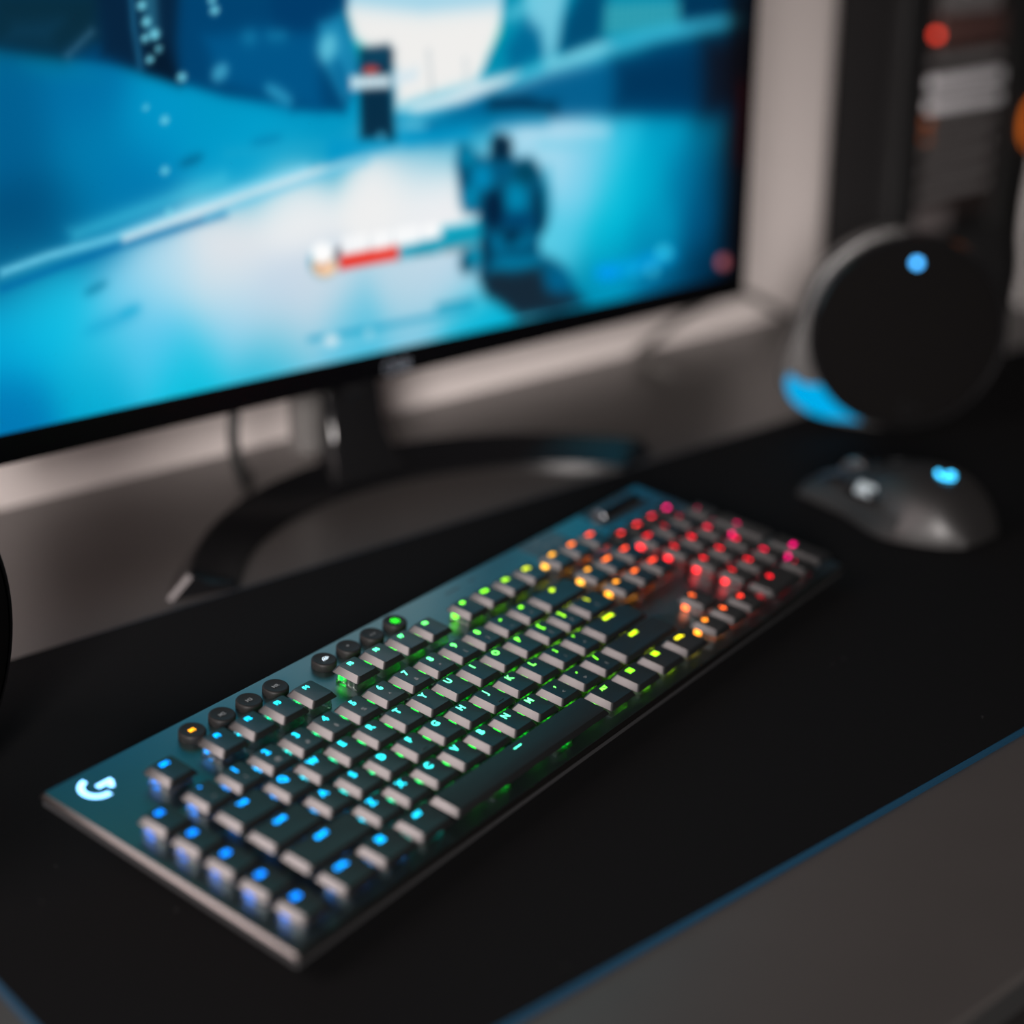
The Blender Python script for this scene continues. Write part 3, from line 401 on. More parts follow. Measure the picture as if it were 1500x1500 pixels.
(((206.1,123.3),(205.3,121.9),(202.9,120.9),(199.2,120.6),(194.9,120.9),(190.6,121.9),(187.0,123.3),(184.5,125.0),(183.7,126.6),(184.5,128.1),(186.8,129.0),(190.4,129.4),(194.7,129.1),(199.0,128.1),(202.7,126.7),(205.2,125.0)),(0,150,250),3,0.7),
(((329.2,113.9),(328.8,112.1),(327.3,110.7),(325.1,110.0),(322.3,110.0),(319.5,110.8),(317.1,112.2),(315.4,114.0),(314.8,116.0),(315.2,117.8),(316.6,119.1),(318.9,119.9),(321.6,119.8),(324.4,119.1),(326.9,117.7),(328.5,115.9)),(225,115,125),1.5,1),
(((313.9,321.3),(349.9,320.0),(346.9,209.6),(344.2,86.4),(325.3,89.3),(323.1,211.7)),(10,8,12),7,0.8),
(((329.6,251.8),(347.6,250.5),(345.3,188.8),(332.5,190.1)),(46,8,10),6,0.7),
]

M_KEY = pbr('keycap plastic', (.0055, .006, .0063), .32, spec=1.0)
M_PLATE = pbr('brushed dark aluminium', (.20, .28, .285), .33, metal=1.0, bump=(60, .10, (1, 60, 60)))  # teal tint in the metal stands for the screen's reflection
M_EDGE = pbr('aluminium edge', (.105, .098, .096), .34, metal=1.0)
M_CASE = pbr('case plastic', (.02, .02, .021), .45)
M_BTN = pbr('rubber button', (.010, .0095, .0095), .5, spec=.2)
M_BLACK = pbr('matte black', (.012, .012, .012), .6, spec=.3)
M_GLOSS = pbr('glossy black plastic', (.006, .006, .0065), .12, spec=.5)
M_BEZEL = pbr('black bezel', (.004, .004, .0045), .35, spec=.25)
M_PRINT = pbr('grey print', (.16, .17, .175), .5)
M_PRINTD = pbr('dark print', (.03, .035, .04), .5)
M_LIT = emit_object('backlight legend', 10.0)
M_LED = emit_object('switch lamp', 30.0)
M_STEEL = pbr('satin steel', (.45, .44, .45), .35, metal=1.0)
M_CHROME = pbr('polished metal', (.75, .74, .76), .15, metal=1.0)

def clear_plastic():
    m, nt, out = nodes('clear switch plastic')
    tl = nt.nodes.new('ShaderNodeBsdfTranslucent'); tl.inputs['Color'].default_value = (.9, .9, .9, 1)
    tr = nt.nodes.new('ShaderNodeBsdfTransparent'); gl = nt.nodes.new('ShaderNodeBsdfGlossy')
    gl.inputs['Roughness'].default_value = .12
    fr = nt.nodes.new('ShaderNodeFresnel'); fr.inputs['IOR'].default_value = 1.5
    a = nt.nodes.new('ShaderNodeMixShader'); a.inputs['Fac'].default_value = .93
    b = nt.nodes.new('ShaderNodeMixShader')
    nt.links.new(tl.outputs[0], a.inputs[1]); nt.links.new(tr.outputs[0], a.inputs[2])
    nt.links.new(fr.outputs[0], b.inputs['Fac']); nt.links.new(a.outputs[0], b.inputs[1]); nt.links.new(gl.outputs[0], b.inputs[2])
    nt.links.new(b.outputs[0], out.inputs['Surface']); return m
M_CLEAR = clear_plastic()

# ------------------------------------------------------------------ room
def room():
    wall = pbr('painted wall', (.60, .545, .525), .8, spec=.2, mottle=(6, .02, (1, 1, 1)))
    floor = pbr('dark floor', (.012, .011, .011), .7, mottle=(9, .2, (1, 1, 1)))
    o = MB().box(-1800, 2800, 562, 662, -ZD, 1700).build('wall_back', wall, loc=wp(0, 0)); tag(o, kind='structure')
    o = MB().box(-1800, 2800, -2200, 662, -ZD - 60, -ZD).build('floor', floor, loc=wp(0, 0)); tag(o, kind='structure')

# ------------------------------------------------------------------ desk and mat
def desk():
    top = pbr('charcoal desk laminate', (.038, .0345, .033), .34, spec=.95, mottle=(14, .05, (1, 1, 1)))
    leg = pbr('black desk steel', (.015, .015, .015), .5)
    t = empty('desk', wp(520, 190, -ZD))
    off = Vector((520, 190, -ZD))
    def P(mb): mb.v = [(x - off.x, y - off.y, z - off.z) for x, y, z in mb.v]; return mb
    P(MB().rbox(-420, 1500, -176, 560, -6.6, -3, 4, 1.0)).build('desk_top', top, t)
    P(MB().rbox(-418, 1498, -171, 559, -28, -6.6, 4, .5)).build('desk_core', leg, t)
    for x in (-360, 1400):
        for y in (-120, 470):
            P(MB().rbox(x, x + 50, y, y + 50, -ZD, -28, 3, .5)).build('leg', leg, t)
    tag(t, 'long charcoal grey desk carrying the monitor, mat, keyboard and speakers', 'desk')

def mat_mesh():
    m, nt, out = nodes('black mat cloth'); b = nt.nodes.new('ShaderNodeBsdfPrincipled')
    b.inputs['Roughness'].default_value = .85; b.inputs['Specular IOR Level'].default_value = .08
    tc = nt.nodes.new('ShaderNodeTexCoord')
    nz = nt.nodes.new('ShaderNodeTexNoise'); nz.inputs['Scale'].default_value = 2600
    bp = nt.nodes.new('ShaderNodeBump'); bp.inputs['Strength'].default_value = .25; bp.inputs['Distance'].default_value = .0002
    vo = nt.nodes.new('ShaderNodeTexVoronoi'); vo.inputs['Scale'].default_value = 75
    lt = nt.nodes.new('ShaderNodeMath'); lt.operation = 'LESS_THAN'; lt.inputs[1].default_value = .024
    wn = nt.nodes.new('ShaderNodeMath'); wn.operation = 'GREATER_THAN'; wn.inputs[1].default_value = .62
    sp = nt.nodes.new('ShaderNodeSeparateColor'); mu = nt.nodes.new('ShaderNodeMath'); mu.operation = 'MULTIPLY'
    mx = nt.nodes.new('ShaderNodeMix'); mx.data_type = 'RGBA'
    mx.inputs[6].default_value = (.0026, .0026, .0029, 1); mx.inputs[7].default_value = (.09, .09, .09, 1)
    nt.links.new(tc.outputs['Object'], nz.inputs['Vector']); nt.links.new(nz.outputs['Fac'], bp.inputs['Height'])
    nt.links.new(bp.outputs['Normal'], b.inputs['Normal'])
    nt.links.new(tc.outputs['Object'], vo.inputs['Vector']); nt.links.new(vo.outputs['Distance'], lt.inputs[0])
    nt.links.new(vo.outputs['Color'], sp.inputs[0]); nt.links.new(sp.outputs[0], wn.inputs[0])
    nt.links.new(lt.outputs[0], mu.inputs[0]); nt.links.new(wn.outputs[0], mu.inputs[1])
    nt.links.new(mu.outputs[0], mx.inputs[0]); nt.links.new(mx.outputs[2], b.inputs['Base Color'])
    nt.links.new(b.outputs[0], out.inputs['Surface'])
    edge = pbr('blue stitched edging', (.002, .022, .045), .7, spec=.2)
    t = empty('desk_mat', wp(520, 132, -3)); off = (520, 132, -3)
    def P(mb): mb.v = [(x - off[0], y - off[1], z - off[2]) for x, y, z in mb.v]; return mb
    P(MB().rbox(-80, 1120, -69, 333, -3, 0, 5, .5)).build('cloth', m, t)
    o = MB(); w, d = 1201.6, 403.6
    ring = [(520 + x, 132 + y) for x, y in rrect(w, d, 6, 6)]
    ring2 = [(520 + x, 132 + y) for x, y in rrect(w - 2.6, d - 2.6, 5, 6)]
    n = len(ring)
    vs = [(x, y, -2.9) for x, y in ring] + [(x, y, -1.0) for x, y in ring] + [(x, y, .25) for x, y in ring2] + [(x, y, -2.9) for x, y in ring2]
    fs = [(k * n + i, k * n + (i + 1) % n, ((k + 1) % 4) * n + (i + 1) % n, ((k + 1) % 4) * n + i) for k in range(4) for i in range(n)]
    o.add(vs, fs); P(o).build('stitched_edge', edge, t)['label'] = 'dark blue stitched edging'
    tag(t, 'large black cloth desk mat with blue edging under the keyboard and mouse', 'desk mat')

# ------------------------------------------------------------------ keyboard
KROT = Matrix(KM)
ANC = (-35.0, -16.0, -22.5)
U = 19.0
RAMP = [(-20, (0, 118, 238)), (8, (0, 135, 240)), (40, (0, 160, 238)), (70, (25, 195, 222)), (105, (60, 218, 205)), (140, (80, 235, 180)),
        (175, (90, 238, 115)), (205, (105, 238, 65)), (235, (120, 232, 30)), (262, (175, 222, 22)), (285, (225, 190, 25)), (305, (250, 140, 35)),
        (330, (255, 85, 40)), (352, (255, 38, 40)), (385, (255, 22, 42)), (408, (255, 10, 70)), (425, (255, 0, 120)), (440, (255, 0, 140))]
RAMP2 = [(-20, (0, 112, 240)), (40, (0, 145, 240)), (62, (0, 175, 175)), (80, (0, 190, 110)), (110, (0, 210, 60)), (150, (10, 222, 40)), (205, (80, 228, 25))] + [r for r in RAMP if r[0] > 220]
def hue(x, y=0, ramp=RAMP):
    x = x - 0.10 * (y - 50)
    for (a, ca), (b, cb) in zip(ramp, ramp[1:]):
        if x <= b:
            t = max(0, (x - a) / (b - a)); return srgb(*[p + (q - p) * t for p, q in zip(ca, cb)])
    return srgb(*RAMP[-1][1])

_cap = {}
def cap_mesh(w, h=1, convex=False):
    k = (w, h, convex)
    if k in _cap: return _cap[k]
    W, D = U * w - 1.9, U * h - 1.9
    tw, td = W - 4.8, D - 3.0
    def top(x, y):
        if convex: return -.25 * max(0, -2 * y / td + .1) ** 2
        return -.32 * max(0, 1 - (2 * x / tw) ** 2)
    mb = MB(); rings = []
    rings.append([(x, y, -2.9) for x, y in rrect(W - 1.0, D - 1.0, .8)])
    rings.append([(x, y, -3.15) for x, y in rrect(W - .3, D - .3, 1.0)])
    rings.append([(x, y, -2.95) for x, y in rrect(W, D, 1.1)])
    rings.append([(x, y, top(x, y) - .18) for x, y in rrect(tw + .30, td + .25, 1.3)])
    rings.append([(x, y, top(x, y)) for x, y in rrect(tw, td, 1.2)])
    base = rrect(tw, td, 1.2)
    for s in (.985, .9, .75, .5, .25, .05):
        rings.append([(x * s, y * s, top(x * s, y * s)) for x, y in base])
    mb.loft(rings)
    me = mb.mesh('keycap', M_KEY, 30); _cap[k] = me; return me

def switch_meshes():
    a = MB().rbox(-7, 7, -7, 7, -9, -7.4, .8, .2)
    a.rbox(-6.4, 6.4, -6.4, 6.4, -7.4, -4.3, .8, .4)
    for y in (-4.6, -1.4, 1.8, 5.0): a.rbox(-7.0, -6.4, y - .9, y + .9, -7.6, -4.9, .25, .1)
    for x in (-4.6, 4.6): a.rbox(x - 1.6, x + 1.6, -7.0, -6.4, -7.6, -5.2, .25, .1)
    b = MB().rbox(-6.2, -2.6, 3.6, 6.1, -7.3, -5.4, .4, .2)
    return a.mesh('switch_housing', M_CLEAR), b.mesh('switch_lamp', M_LED)

def keyboard():
    root = bpy.data.objects.new('keyboard', None); link(root)
    root.empty_display_size = .02
    root.matrix_world = Matrix.Translation(wp(0, 0, .6)) @ KROT.to_4x4()
    tag(root, 'slim black mechanical keyboard with rainbow backlit low-profile keys on the mat', 'keyboard')
    K = lambda x, y, z: Vector(((x - ANC[0]) * S, (y - ANC[1]) * S, (z - ANC[2]) * S))
    def P(mb): mb.v = [(x - ANC[0], y - ANC[1], z - ANC[2]) for x, y, z in mb.v]; return mb
    X0, X1, Y0, Y1 = -31.5, 437.5, -18.0, 130.5
    cx, cy, w, d = (X0 + X1) / 2, (Y0 + Y1) / 2, X1 - X0, Y1 - Y0
    R = lambda i, z, r: [(cx + x, cy + y, z) for x, y in rrect(w - 2 * i, d - 2 * i, r)]
    P(MB().loft([R(.1, -11.6, 1.2), R(0, -11.3, 1.2), R(.15, -10.6, 1.2), R(1.5, -9.05, 1.2)], cap1=False, m=1).loft([R(1.5, -9.05, 1.2), R(1.8, -9.0, 1.2)], cap0=False)).build('top_plate', [M_PLATE, M_EDGE], root, ang=25)
    P(MB().loft([R(9, -22, 2), R(8, -22.4, 2), R(7, -22, 2), R(1.6, -16, 1.5), R(.7, -15, 1.2), R(.7, -11.4, 1.2)])).build('case', M_CASE, root)
    for x in (10, 380):
        P(MB().rbox(x, x + 26, -10, -4, -23.1, -22.2, 2, .2)).build('rubber_foot', M_BLACK, root)
        f = MB().rbox(-14, 14, -4, 4, -16.6, .5, 2, .6)
        f.v = [(xx, yy + (-.12 * zz), zz) for xx, yy, zz in f.v]
        f.build('flip_foot', M_BLACK, root, loc=K(x + 13, 108, -22.4))
    hous, lamp = switch_meshes()
    def lit(me, name, par, x, y, z, col, st, rz=0):
        o = bpy.data.objects.new(name, me); o.location = Vector((x, y, z)) * S; o.rotation_euler.z = rz
        o.color = (*col, st); return link(o, par)
    def key(kind, x, y, w, s, s2=None, h=1, convex=False, st=.42, size=None, led=1.0, ledst=.2):
        col = hue(x, y)
        o = bpy.data.objects.new(kind, cap_mesh(w, h, convex)); o.location = K(x, y, 0); link(o, root)
        z0 = (-.02 if convex else -.19 if len(s) < 2 else -.12)
        ly = 4.0 + (h - 1) * U / 2
        if size is None: size = 5.2 if len(s) == 1 else 3.6 if len(s) == 2 else 2.8
        if s:
            lit(text_mesh(s, size, M_LIT, .17), 'legend', o, 0, 4.0, z0 + (.03 if convex else 0), col, st)
        if s2:
            t = bpy.data.objects.new('shift_symbol', text_mesh(s2, 3.2, M_PRINT, .04)); t.location = Vector((0, -2.9, z0)) * S; link(t, o)
        for k in ((0,) if not convex else (-24, 24)):
            q = bpy.data.objects.new('switch_housing', hous); q.location = Vector((k, 0, 0)) * S; link(q, o)
            lit(lamp, 'switch_lamp', o, k, 0, 0, hue(x, y, RAMP2), ledst * (.55 if x < 45 else 1))
        return o
    FY = 5 * U + 5.16 - 4
    ry = lambda r: r * U - 4
    key('keycap', .5 * U + 1.15, FY, 1, 'ESC')
    for n in range(12):
        g = n // 4; u = (2.5, 7, 11.5)[g] + n % 4; dx = (-5.8, -2.99, -.22)[g]
        key('function_keycap', u * U + dx, FY, 1, 'F%d' % (n + 1), size=3.3)
    for i, (a, b) in enumerate(zip('`1234567890-=', '~!@#$%^&*()_+')): key('keycap', (i + .5) * U, ry(4), 1, a, b)
    key('keycap', 14 * U, ry(4), 2, '\u2190', size=5)
    key('keycap', .75 * U, ry(3), 1.5, 'TAB')
    for i, a in enumerate('QWERTYUIOP'): key('keycap', (i + 2) * U, ry(3), 1, a)
    for i, (a, b) in enumerate(zip('[]', '{}')): key('keycap', (12 + i) * U, ry(3), 1, a, b)
    key('keycap', 14.25 * U, ry(3), 1.5, '\\', '|')
    key('keycap', .875 * U, ry(2), 1.75, 'CAPS')
    for i, a in enumerate('ASDFGHJKL'):
        o = key('keycap', (i + 2.25) * U, ry(2), 1, a)
        if a in 'FJ':
            MB().rbox(-2, 2, -.3, .3, -.6, .05, .25, .1).build('homing_bar', M_KEY, o, loc=Vector((0, -5.2, 0)) * S)
    for i, (a, b) in enumerate(zip(";'", ':"')): key('keycap', (11.25 + i) * U, ry(2), 1, a, b)
    key('keycap', 13.875 * U, ry(2), 2.25, 'ENTER')
    key('keycap', 1.125 * U, ry(1), 2.25, 'SHIFT')
    for i, a in enumerate('ZXCVBNM'): key('keycap', (i + 2.75) * U, ry(1), 1, a)
    for i, (a, b) in enumerate(zip(',./', '<>?')): key('keycap', (9.75 + i) * U, ry(1), 1, a, b)
    key('keycap', 13.625 * U, ry(1), 2.75, 'SHIFT')
    for i, a in enumerate(('CTRL', '\u229e', 'ALT')): key('keycap', (.625 + 1.25 * i) * U, ry(0), 1.25, a)
    key('space_bar', 6.875 * U, ry(0), 6.25, '\u2014', convex=True)
    for i, a in enumerate(('ALT', '\u25a5', '\u25a4', 'CTRL')): key('keycap', (10.625 + 1.25 * i) * U, ry(0), 1.25, a)
    for i in range(5): key('macro_keycap', -.5 * U - 4.61, ry(4 - i), 1, 'G%d' % (i + 1))
    NX = 15 * U + 5.75; KX = 18 * U + 11.72
    for i, a in enumerate(('PRT', 'SCR', 'PAU')): key('keycap', NX + (i + .5) * U, FY, 1, a)
    for i, a in enumerate(('INS', 'HOME', 'PGUP')): key('keycap', NX + (i + .5) * U, ry(4), 1, a, size=2.3)
    for i, a in enumerate(('DEL', 'END', 'PGDN')): key('keycap', NX + (i + .5) * U, ry(3), 1, a, size=2.3)
    key('arrow_keycap', NX + 1.5 * U, ry(1), 1, '\u2191')
    for i, a in enumerate('\u2190\u2193\u2192'): key('arrow_keycap', NX + (i + .5) * U, ry(0), 1, a)
    for i, a in enumerate(('NUM', '/', '*', '-')): key('number_pad_keycap', KX + (i + .5) * U, ry(4), 1, a, st=.26)
    for r, row in ((3, '789'), (2, '456'), (1, '123')):
        for i, a in enumerate(row): key('number_pad_keycap', KX + (i + .5) * U, ry(r), 1, a)
    key('number_pad_keycap', KX + 3.5 * U, ry(2.5), 1, '+', h=2, st=.3)
    key('number_pad_keycap', KX + 3.5 * U, ry(.5), 1, 'ENT', h=2, st=.4)
    key('number_pad_keycap', KX + 1 * U, ry(0), 2, '0'); key('number_pad_keycap', KX + 2.5 * U, ry(0), 1, '.')
    # round buttons
    bt = MB().lathe([(6.2, -9), (6.35, -8.4), (6.35, -5.6), (6.0, -5.0), (5.5, -4.8), (4.9, -4.95), (2.5, -5.25), (0, -5.3)], 40).mesh('round_button', M_BTN, 40)
    def button(x, y, s, col=None, st=.4, size=2.9, bold=.1):
        o = bpy.data.objects.new('round_button', bt); o.location = K(x, y, 0); link(o, root)
        if col: lit(text_mesh(s, size, M_LIT, bold), 'legend', o, 0, 0, -5.05, col, st)
        elif s:
            t = bpy.data.objects.new('legend', text_mesh(s, size, M_PRINT, .03)); t.location = Vector((0, 0, -5.05)) * S; link(t, o)
        return o
    for x, s in ((42.0, 'M1'), (60.4, 'M2'), (77.7, 'M3'), (95.3, 'MR')):
        o = button(x, 116.2, s, srgb(255, 165, 30) if s == 'M1' else None, .38)
        if s == 'M1': o['label'] = 'round button with an amber lit legend'
    icon = MB()
    def arc(r0, r1, a0, a1, c=(0, 0), n=10):
        A = [math.radians(a0 + (a1 - a0) * i / n) for i in range(n + 1)]
        return [(c[0] + r1 * math.cos(a), c[1] + r1 * math.sin(a)) for a in A] + [(c[0] + r0 * math.cos(a), c[1] + r0 * math.sin(a)) for a in reversed(A)]
    for r in (1.0, 1.9, 2.8): icon.slab(arc(r - .3, r, 95, 175, (1.2, -1.4)), 0, .05)
    for r in (1.0, 1.9, 2.8): icon.slab(arc(r - .3, r, 25, 70, (.6, -1.4)), 0, .05)
    b = button(130.0, 117.0, '')
    lit(icon.mesh('legend', M_LIT), 'legend', b, 0, 0, -5.0, (.75, .9, 1), .22); b['label'] = 'round button with a white lit radio icon'
    button(148.0, 117.0, '*', None, .4, 3.5); button(165.8, 117.0, '\u25ad', None, .4, 3.5)
    sun = MB().lathe([(1.1, 0), (1.1, .05)], 20)
    for k in range(8):
        a = k * math.pi / 4; c, s = math.cos(a), math.sin(a)
        sun.slab([(1.5*c-.35*s, 1.5*s+.35*c), (1.5*c+.35*s, 1.5*s-.35*c), (2.7*c+.3*s, 2.7*s-.3*c), (2.7*c-.3*s, 2.7*s+.3*c)], 0, .05)
    b = button(184.4, 117.6, ''); b['label'] = 'round button with a green lit sun icon'
    lit(sun.mesh('legend', M_LIT), 'legend', b, 0, 0, -5.0, srgb(40, 235, 40), .3)
    tri = lambda mb, x0, x1: mb.slab([(x0, -1.3), (x1, 0), (x0, 1.3)], 0, .05)
    pv = MB(); tri(pv, 1.6, -.4); pv.slab([(-1.6, -1.3), (-1.0, -1.3), (-1.0, 1.3), (-1.6, 1.3)], 0, .05)
    pl = MB(); tri(pl, -1.8, .4); pl.slab([(.8, -1.3), (1.2, -1.3), (1.2, 1.3), (.8, 1.3)], 0, .05); pl.slab([(1.6, -1.3), (2.0, -1.3), (2.0, 1.3), (1.6, 1.3)], 0, .05)
    nx = MB(); tri(nx, -1.6, .4); nx.slab([(1.0, -1.3), (1.6, -1.3), (1.6, 1.3), (1.0, 1.3)], 0, .05)
    mu = MB(); mu.slab([(-1.8, -.6), (-.8, -.6), (.5, -1.6), (.5, 1.6), (-.8, .6), (-1.8, .6)], 0, .05); mu.slab(arc(1.5, 2.0, -50, 50), 0, .05)
    for x, mm, c in ((362.5, pv, (255, 40, 30)), (380.2, pl, (255, 35, 35)), (397.4, nx, (255, 25, 50)), (414.8, mu, (255, 0, 120))):
        b = button(x, 93.6, '')
        lit(mm.mesh('legend', M_LIT), 'legend', b, 0, 0, -5.0, srgb(*c), .62)
    # volume roller; a flat black panel stands in for its shaded well
    P(MB().rbox(369, 424, 107.5, 130 - 1.5, -9.2, -8.9, 2.5, .1)).build('roller_surround', pbr('dark roller surround', (.05, .055, .06), .3, metal=.8), root)
    P(MB().rbox(375, 420, 111, 128, -9.0, -8.75, 2, .08)).build('well_shade_panel', M_BLACK, root)
    n = 64; rg = []
    for xx, rs in ((377, .88), (377.6, 1), (417.4, 1), (418, .88)):
        rg.append([(xx, 119.5 + 5.6 * rs * (1 + .02 * (k % 2)) * math.cos(2*math.pi*k/n), -10.2 + 5.6 * rs * (1 + .02 * (k % 2)) * math.sin(2*math.pi*k/n)) for k in range(n)])
    rl = P(MB().loft(rg)).build('volume_roller', pbr('dark knurled metal', (.16, .17, .185), .3, metal=1.0), root, ang=20)
    # lit emblem, printed words, indicator marks
    e = MB(); logo_shape(e, 8.2, 2.9)
    o = e.build('emblem', M_LIT, root, loc=K(-12.2, 116.6, -8.98)); o.color = (.22, .55, 1.0, .42); o['label'] = 'glowing white-blue emblem'
    o.rotation_euler.z = math.radians(0)
    for s, x, y, sz in (('LIGHTSPEED', 237.5, 121.5, 2.3), ('G915', 255.5, 122, 2.3)):
        t = bpy.data.objects.new('printed_word', text_mesh(s, sz, M_PRINTD, .03)); t.location = K(x, y, -8.97); link(t, root)
    P(MB().rbox(306, 340, 109, 128, -9.0, -8.85, 1.5, .05)).build('indicator_panel', pbr('dark indicator panel', (.07, .08, .085), .3, metal=.6), root)
    for x, y, s in ((319.9, 124.3, '\u2191'), (321.8, 117.3, 'A 1'), (331, 117.3, '\u25ae')):
        t = bpy.data.objects.new('indicator_mark', text_mesh(s, 3.2, M_PRINT, .05)); t.location = K(x, y, -8.82); link(t, root)

def logo_shape(mb, R, w, z=.05, flip=False):
    """round letter emblem: an open ring with a bent bar"""
    A = [math.radians(a) for a in range(98, 278, 8)] + [math.radians(280)]
    mb.slab([(R * math.cos(a), R * math.sin(a)) for a in A] + [((R - w) * math.cos(a), (R - w) * math.sin(a)) for a in reversed(A)], 0, z)
    h = w / 2
    mb.slab([(0, h), (R, h), (R, -.12 * R), (.66 * R, -.60 * R), (.40 * R, -.38 * R), (.58 * R, -h), (0, -h)], 0, z)

# ------------------------------------------------------------------ monitor
def monitor():
    cx, Y = 360.0, 400.0
    t = empty('monitor', wp(cx, 440, -3)); off = (cx, 440, -3)
    def P(mb): mb.v = [(x - off[0], y - off[1], z - off[2]) for x, y, z in mb.v]; return mb
    x0, x1, z0, z1 = cx - 347, cx + 347, 85.0, 500.0  # out-of-view height chosen so the keys reflect screen, not wall
    def fr(ix, iz0, iz1, y): 
        w, d = x1 - x0 - 2 * ix, z1 - z0 - iz0 - iz1; zc = (z0 + iz0 + z1 - iz1) / 2
        return [(cx + a, y, zc + b) for a, b in rrect(w, d, 2.5 if y < 415 else 12)]
    P(MB().loft([fr(.4, .4, .4, Y + .4), fr(0, 0, 0, Y + 1.2), fr(0, 0, 0, Y + 14), fr(6, 3, 6, Y + 20), fr(60, 20, 60, Y + 40), fr(110, 40, 110, Y + 44)])).build('housing', M_BEZEL, t)
    sx0, sx1, sz0, sz1 = x0 + 8, x1 - 8, 103.0, z1 - 9
    b = MB()
    for q in ((x0 + .3, x1 - .3, z0 + .3, sz0), (x0 + .3, x1 - .3, sz1, z1 - .3), (x0 + .3, sx0, sz0, sz1), (sx1, x1 - .3, sz0, sz1)):
        b.box(q[0], q[1], Y - 1.2, Y + .6, q[2], q[3])
    P(b).build('bezel', pbr('semi-gloss bezel', (.0015, .0015, .002), .25, spec=.15), t)
    # picture on the screen: a fine mesh coloured per vertex
    st = 2.0; nx = int((sx1 - sx0) / st) + 1; nz = int((sz1 - sz0) / st) + 1
    gx, gz = np.meshgrid(np.linspace(sx0, sx1, nx) - cx, np.linspace(sz0, sz1, nz))
    img = paint(gx, gz)
    me = bpy.data.meshes.new('screen')
    vs = np.stack([gx.ravel(), np.full(gx.size, Y - .3 - off[1]), gz.ravel() - off[2]], 1) * S
    fs = [(j * nx + i, j * nx + i + 1, (j + 1) * nx + i + 1, (j + 1) * nx + i) for j in range(nz - 1) for i in range(nx - 1)]
    me.from_pydata(vs.tolist(), [], fs)
    ca = me.color_attributes.new('picture', 'FLOAT_COLOR', 'POINT')
    lin = np.where(img <= .04045, img / 12.92, ((img + .055) / 1.055) ** 2.4)
    ca.data.foreach_set('color', np.concatenate([lin.reshape(-1, 3), np.ones((gx.size, 1))], 1).astype(np.float32).ravel())
    m, nt, out = nodes('lit display'); a = nt.nodes.new('ShaderNodeAttribute'); a.attribute_name = 'picture'
    e = nt.nodes.new('ShaderNodeEmission'); e.inputs['Strength'].default_value = 1.0
    g = nt.nodes.new('ShaderNodeBsdfGlossy'); g.inputs['Roughness'].default_value = .25; g.inputs['Color'].default_value = (.02, .02, .02, 1)
    ad = nt.nodes.new('ShaderNodeAddShader')
    nt.links.new(a.outputs['Color'], e.inputs['Color']); nt.links.new(e.outputs[0], ad.inputs[0]); nt.links.new(g.outputs[0], ad.inputs[1])
    nt.links.new(ad.outputs[0], out.inputs['Surface']); me.materials.append(m)
    s = bpy.data.objects.new('screen', me); link(s, t); s['label'] = 'lit screen showing a blue snowy game scene'
    grey = pbr('silver print', (.22, .25, .30), .4)
    o = bpy.data.objects.new('brand_mark', text_mesh('LG', 9.5, grey, .15)); o.rotation_euler = (math.pi / 2, 0, 0)
    o.location = Vector((4, Y - 1.4 - off[1], 91.4 - off[2])) * S; link(o, t)
    MB().loft([[(r * math.cos(a), r * math.sin(a), z) for a in [2 * math.pi * k / 32 for k in range(32)]] for r, z in ((4.4, 0), (4.4, .1), (3.6, .1), (3.6, 0))], cap0=False, cap1=False).build('brand_ring', grey, t, loc=Vector((-7.5, Y - 1.4 - off[1], 91.4 - off[2])) * S).rotation_euler = (math.pi / 2, 0, 0)
    P(MB().rbox(cx - 22, cx + 16, Y + 6, Y + 16, 81.5, 87, 4, 1.5)).build('joystick_button', M_BLACK, t)
    # neck
    def nr(w, d, z, yc): return [(cx + a, yc + b_, z) for a, b_ in rrect(w, d, 5)]
    P(MB().loft([nr(66, 34, 6, 444), nr(54, 26, 16, 450), nr(47, 20, 34, 456), nr(47, 18, 70, 460), nr(47, 18, 128, 460)])).build('neck', M_GLOSS, t)
    P(MB().rbox(cx - 40, cx - 23.5, 456, 476, 22, 120, 3, 1)).build('neck_bracket', pbr('grey bracket', (.10, .095, .092), .4), t)
    # arc base: facets rising from the inner to the outer edge
    n = 40; rings = []
    for i in range(n + 1):
        u = i / n; s_ = 2 * u - 1
        ai = math.radians(-55.5) * s_; ao = math.radians(-56.5) * s_
        Ri, Ro = 195.0, 243.0
        pi_ = Vector((354 - Ri * math.sin(ai) * -1 * -1, 232 + Ri * math.cos(ai)))
        po = Vector((354 - Ro * math.sin(ao) * -1 * -1, 219 + Ro * math.cos(ao)))
        hh = 11.5 + 6 * (1 - s_ * s_)
        def L(f): return pi_.lerp(po, f)
        sec = [(0, -3), (0, .2), (.04, 1.0), (.40, .52 * hh), (.64, hh), (.69, hh - .3), (.99, -1.5), (1.0, -3)]
        rings.append([(L(f).x, L(f).y, z) for f, z in sec])
    def tip(ring, nxt):
        d = [(a[0] - b[0], a[1] - b[1]) for a, b in zip(ring, nxt)]; l = math.hypot(*d[-1]); u = (d[-1][0] / l, d[-1][1] / l)
        ix, iy = ring[0][0] - ring[-1][0], ring[0][1] - ring[-1][1]; w = math.hypot(ix, iy); ix /= w; iy /= w
        out = []
        for k, (x, y, z) in enumerate(ring):
            f = 2.8 if k >= 4 else 0.0
            out.append((x + u[0] * 3.0 + ix * f, y + u[1] * 3.0 + iy * f, max(-3, z - (1.6 if k >= 3 else .2))))
        return out
    rings = [tip(rings[0], rings[1])] + rings + [tip(rings[-1], rings[-2])]
    P(MB().loft(rings)).build('stand_base', pbr('black stand plastic', (.004, .004, .0045), .22, spec=.5), t, ang=20)
    tag(t, 'wide black monitor with a blue snowy game on screen, on an arc-shaped glossy stand', 'monitor')

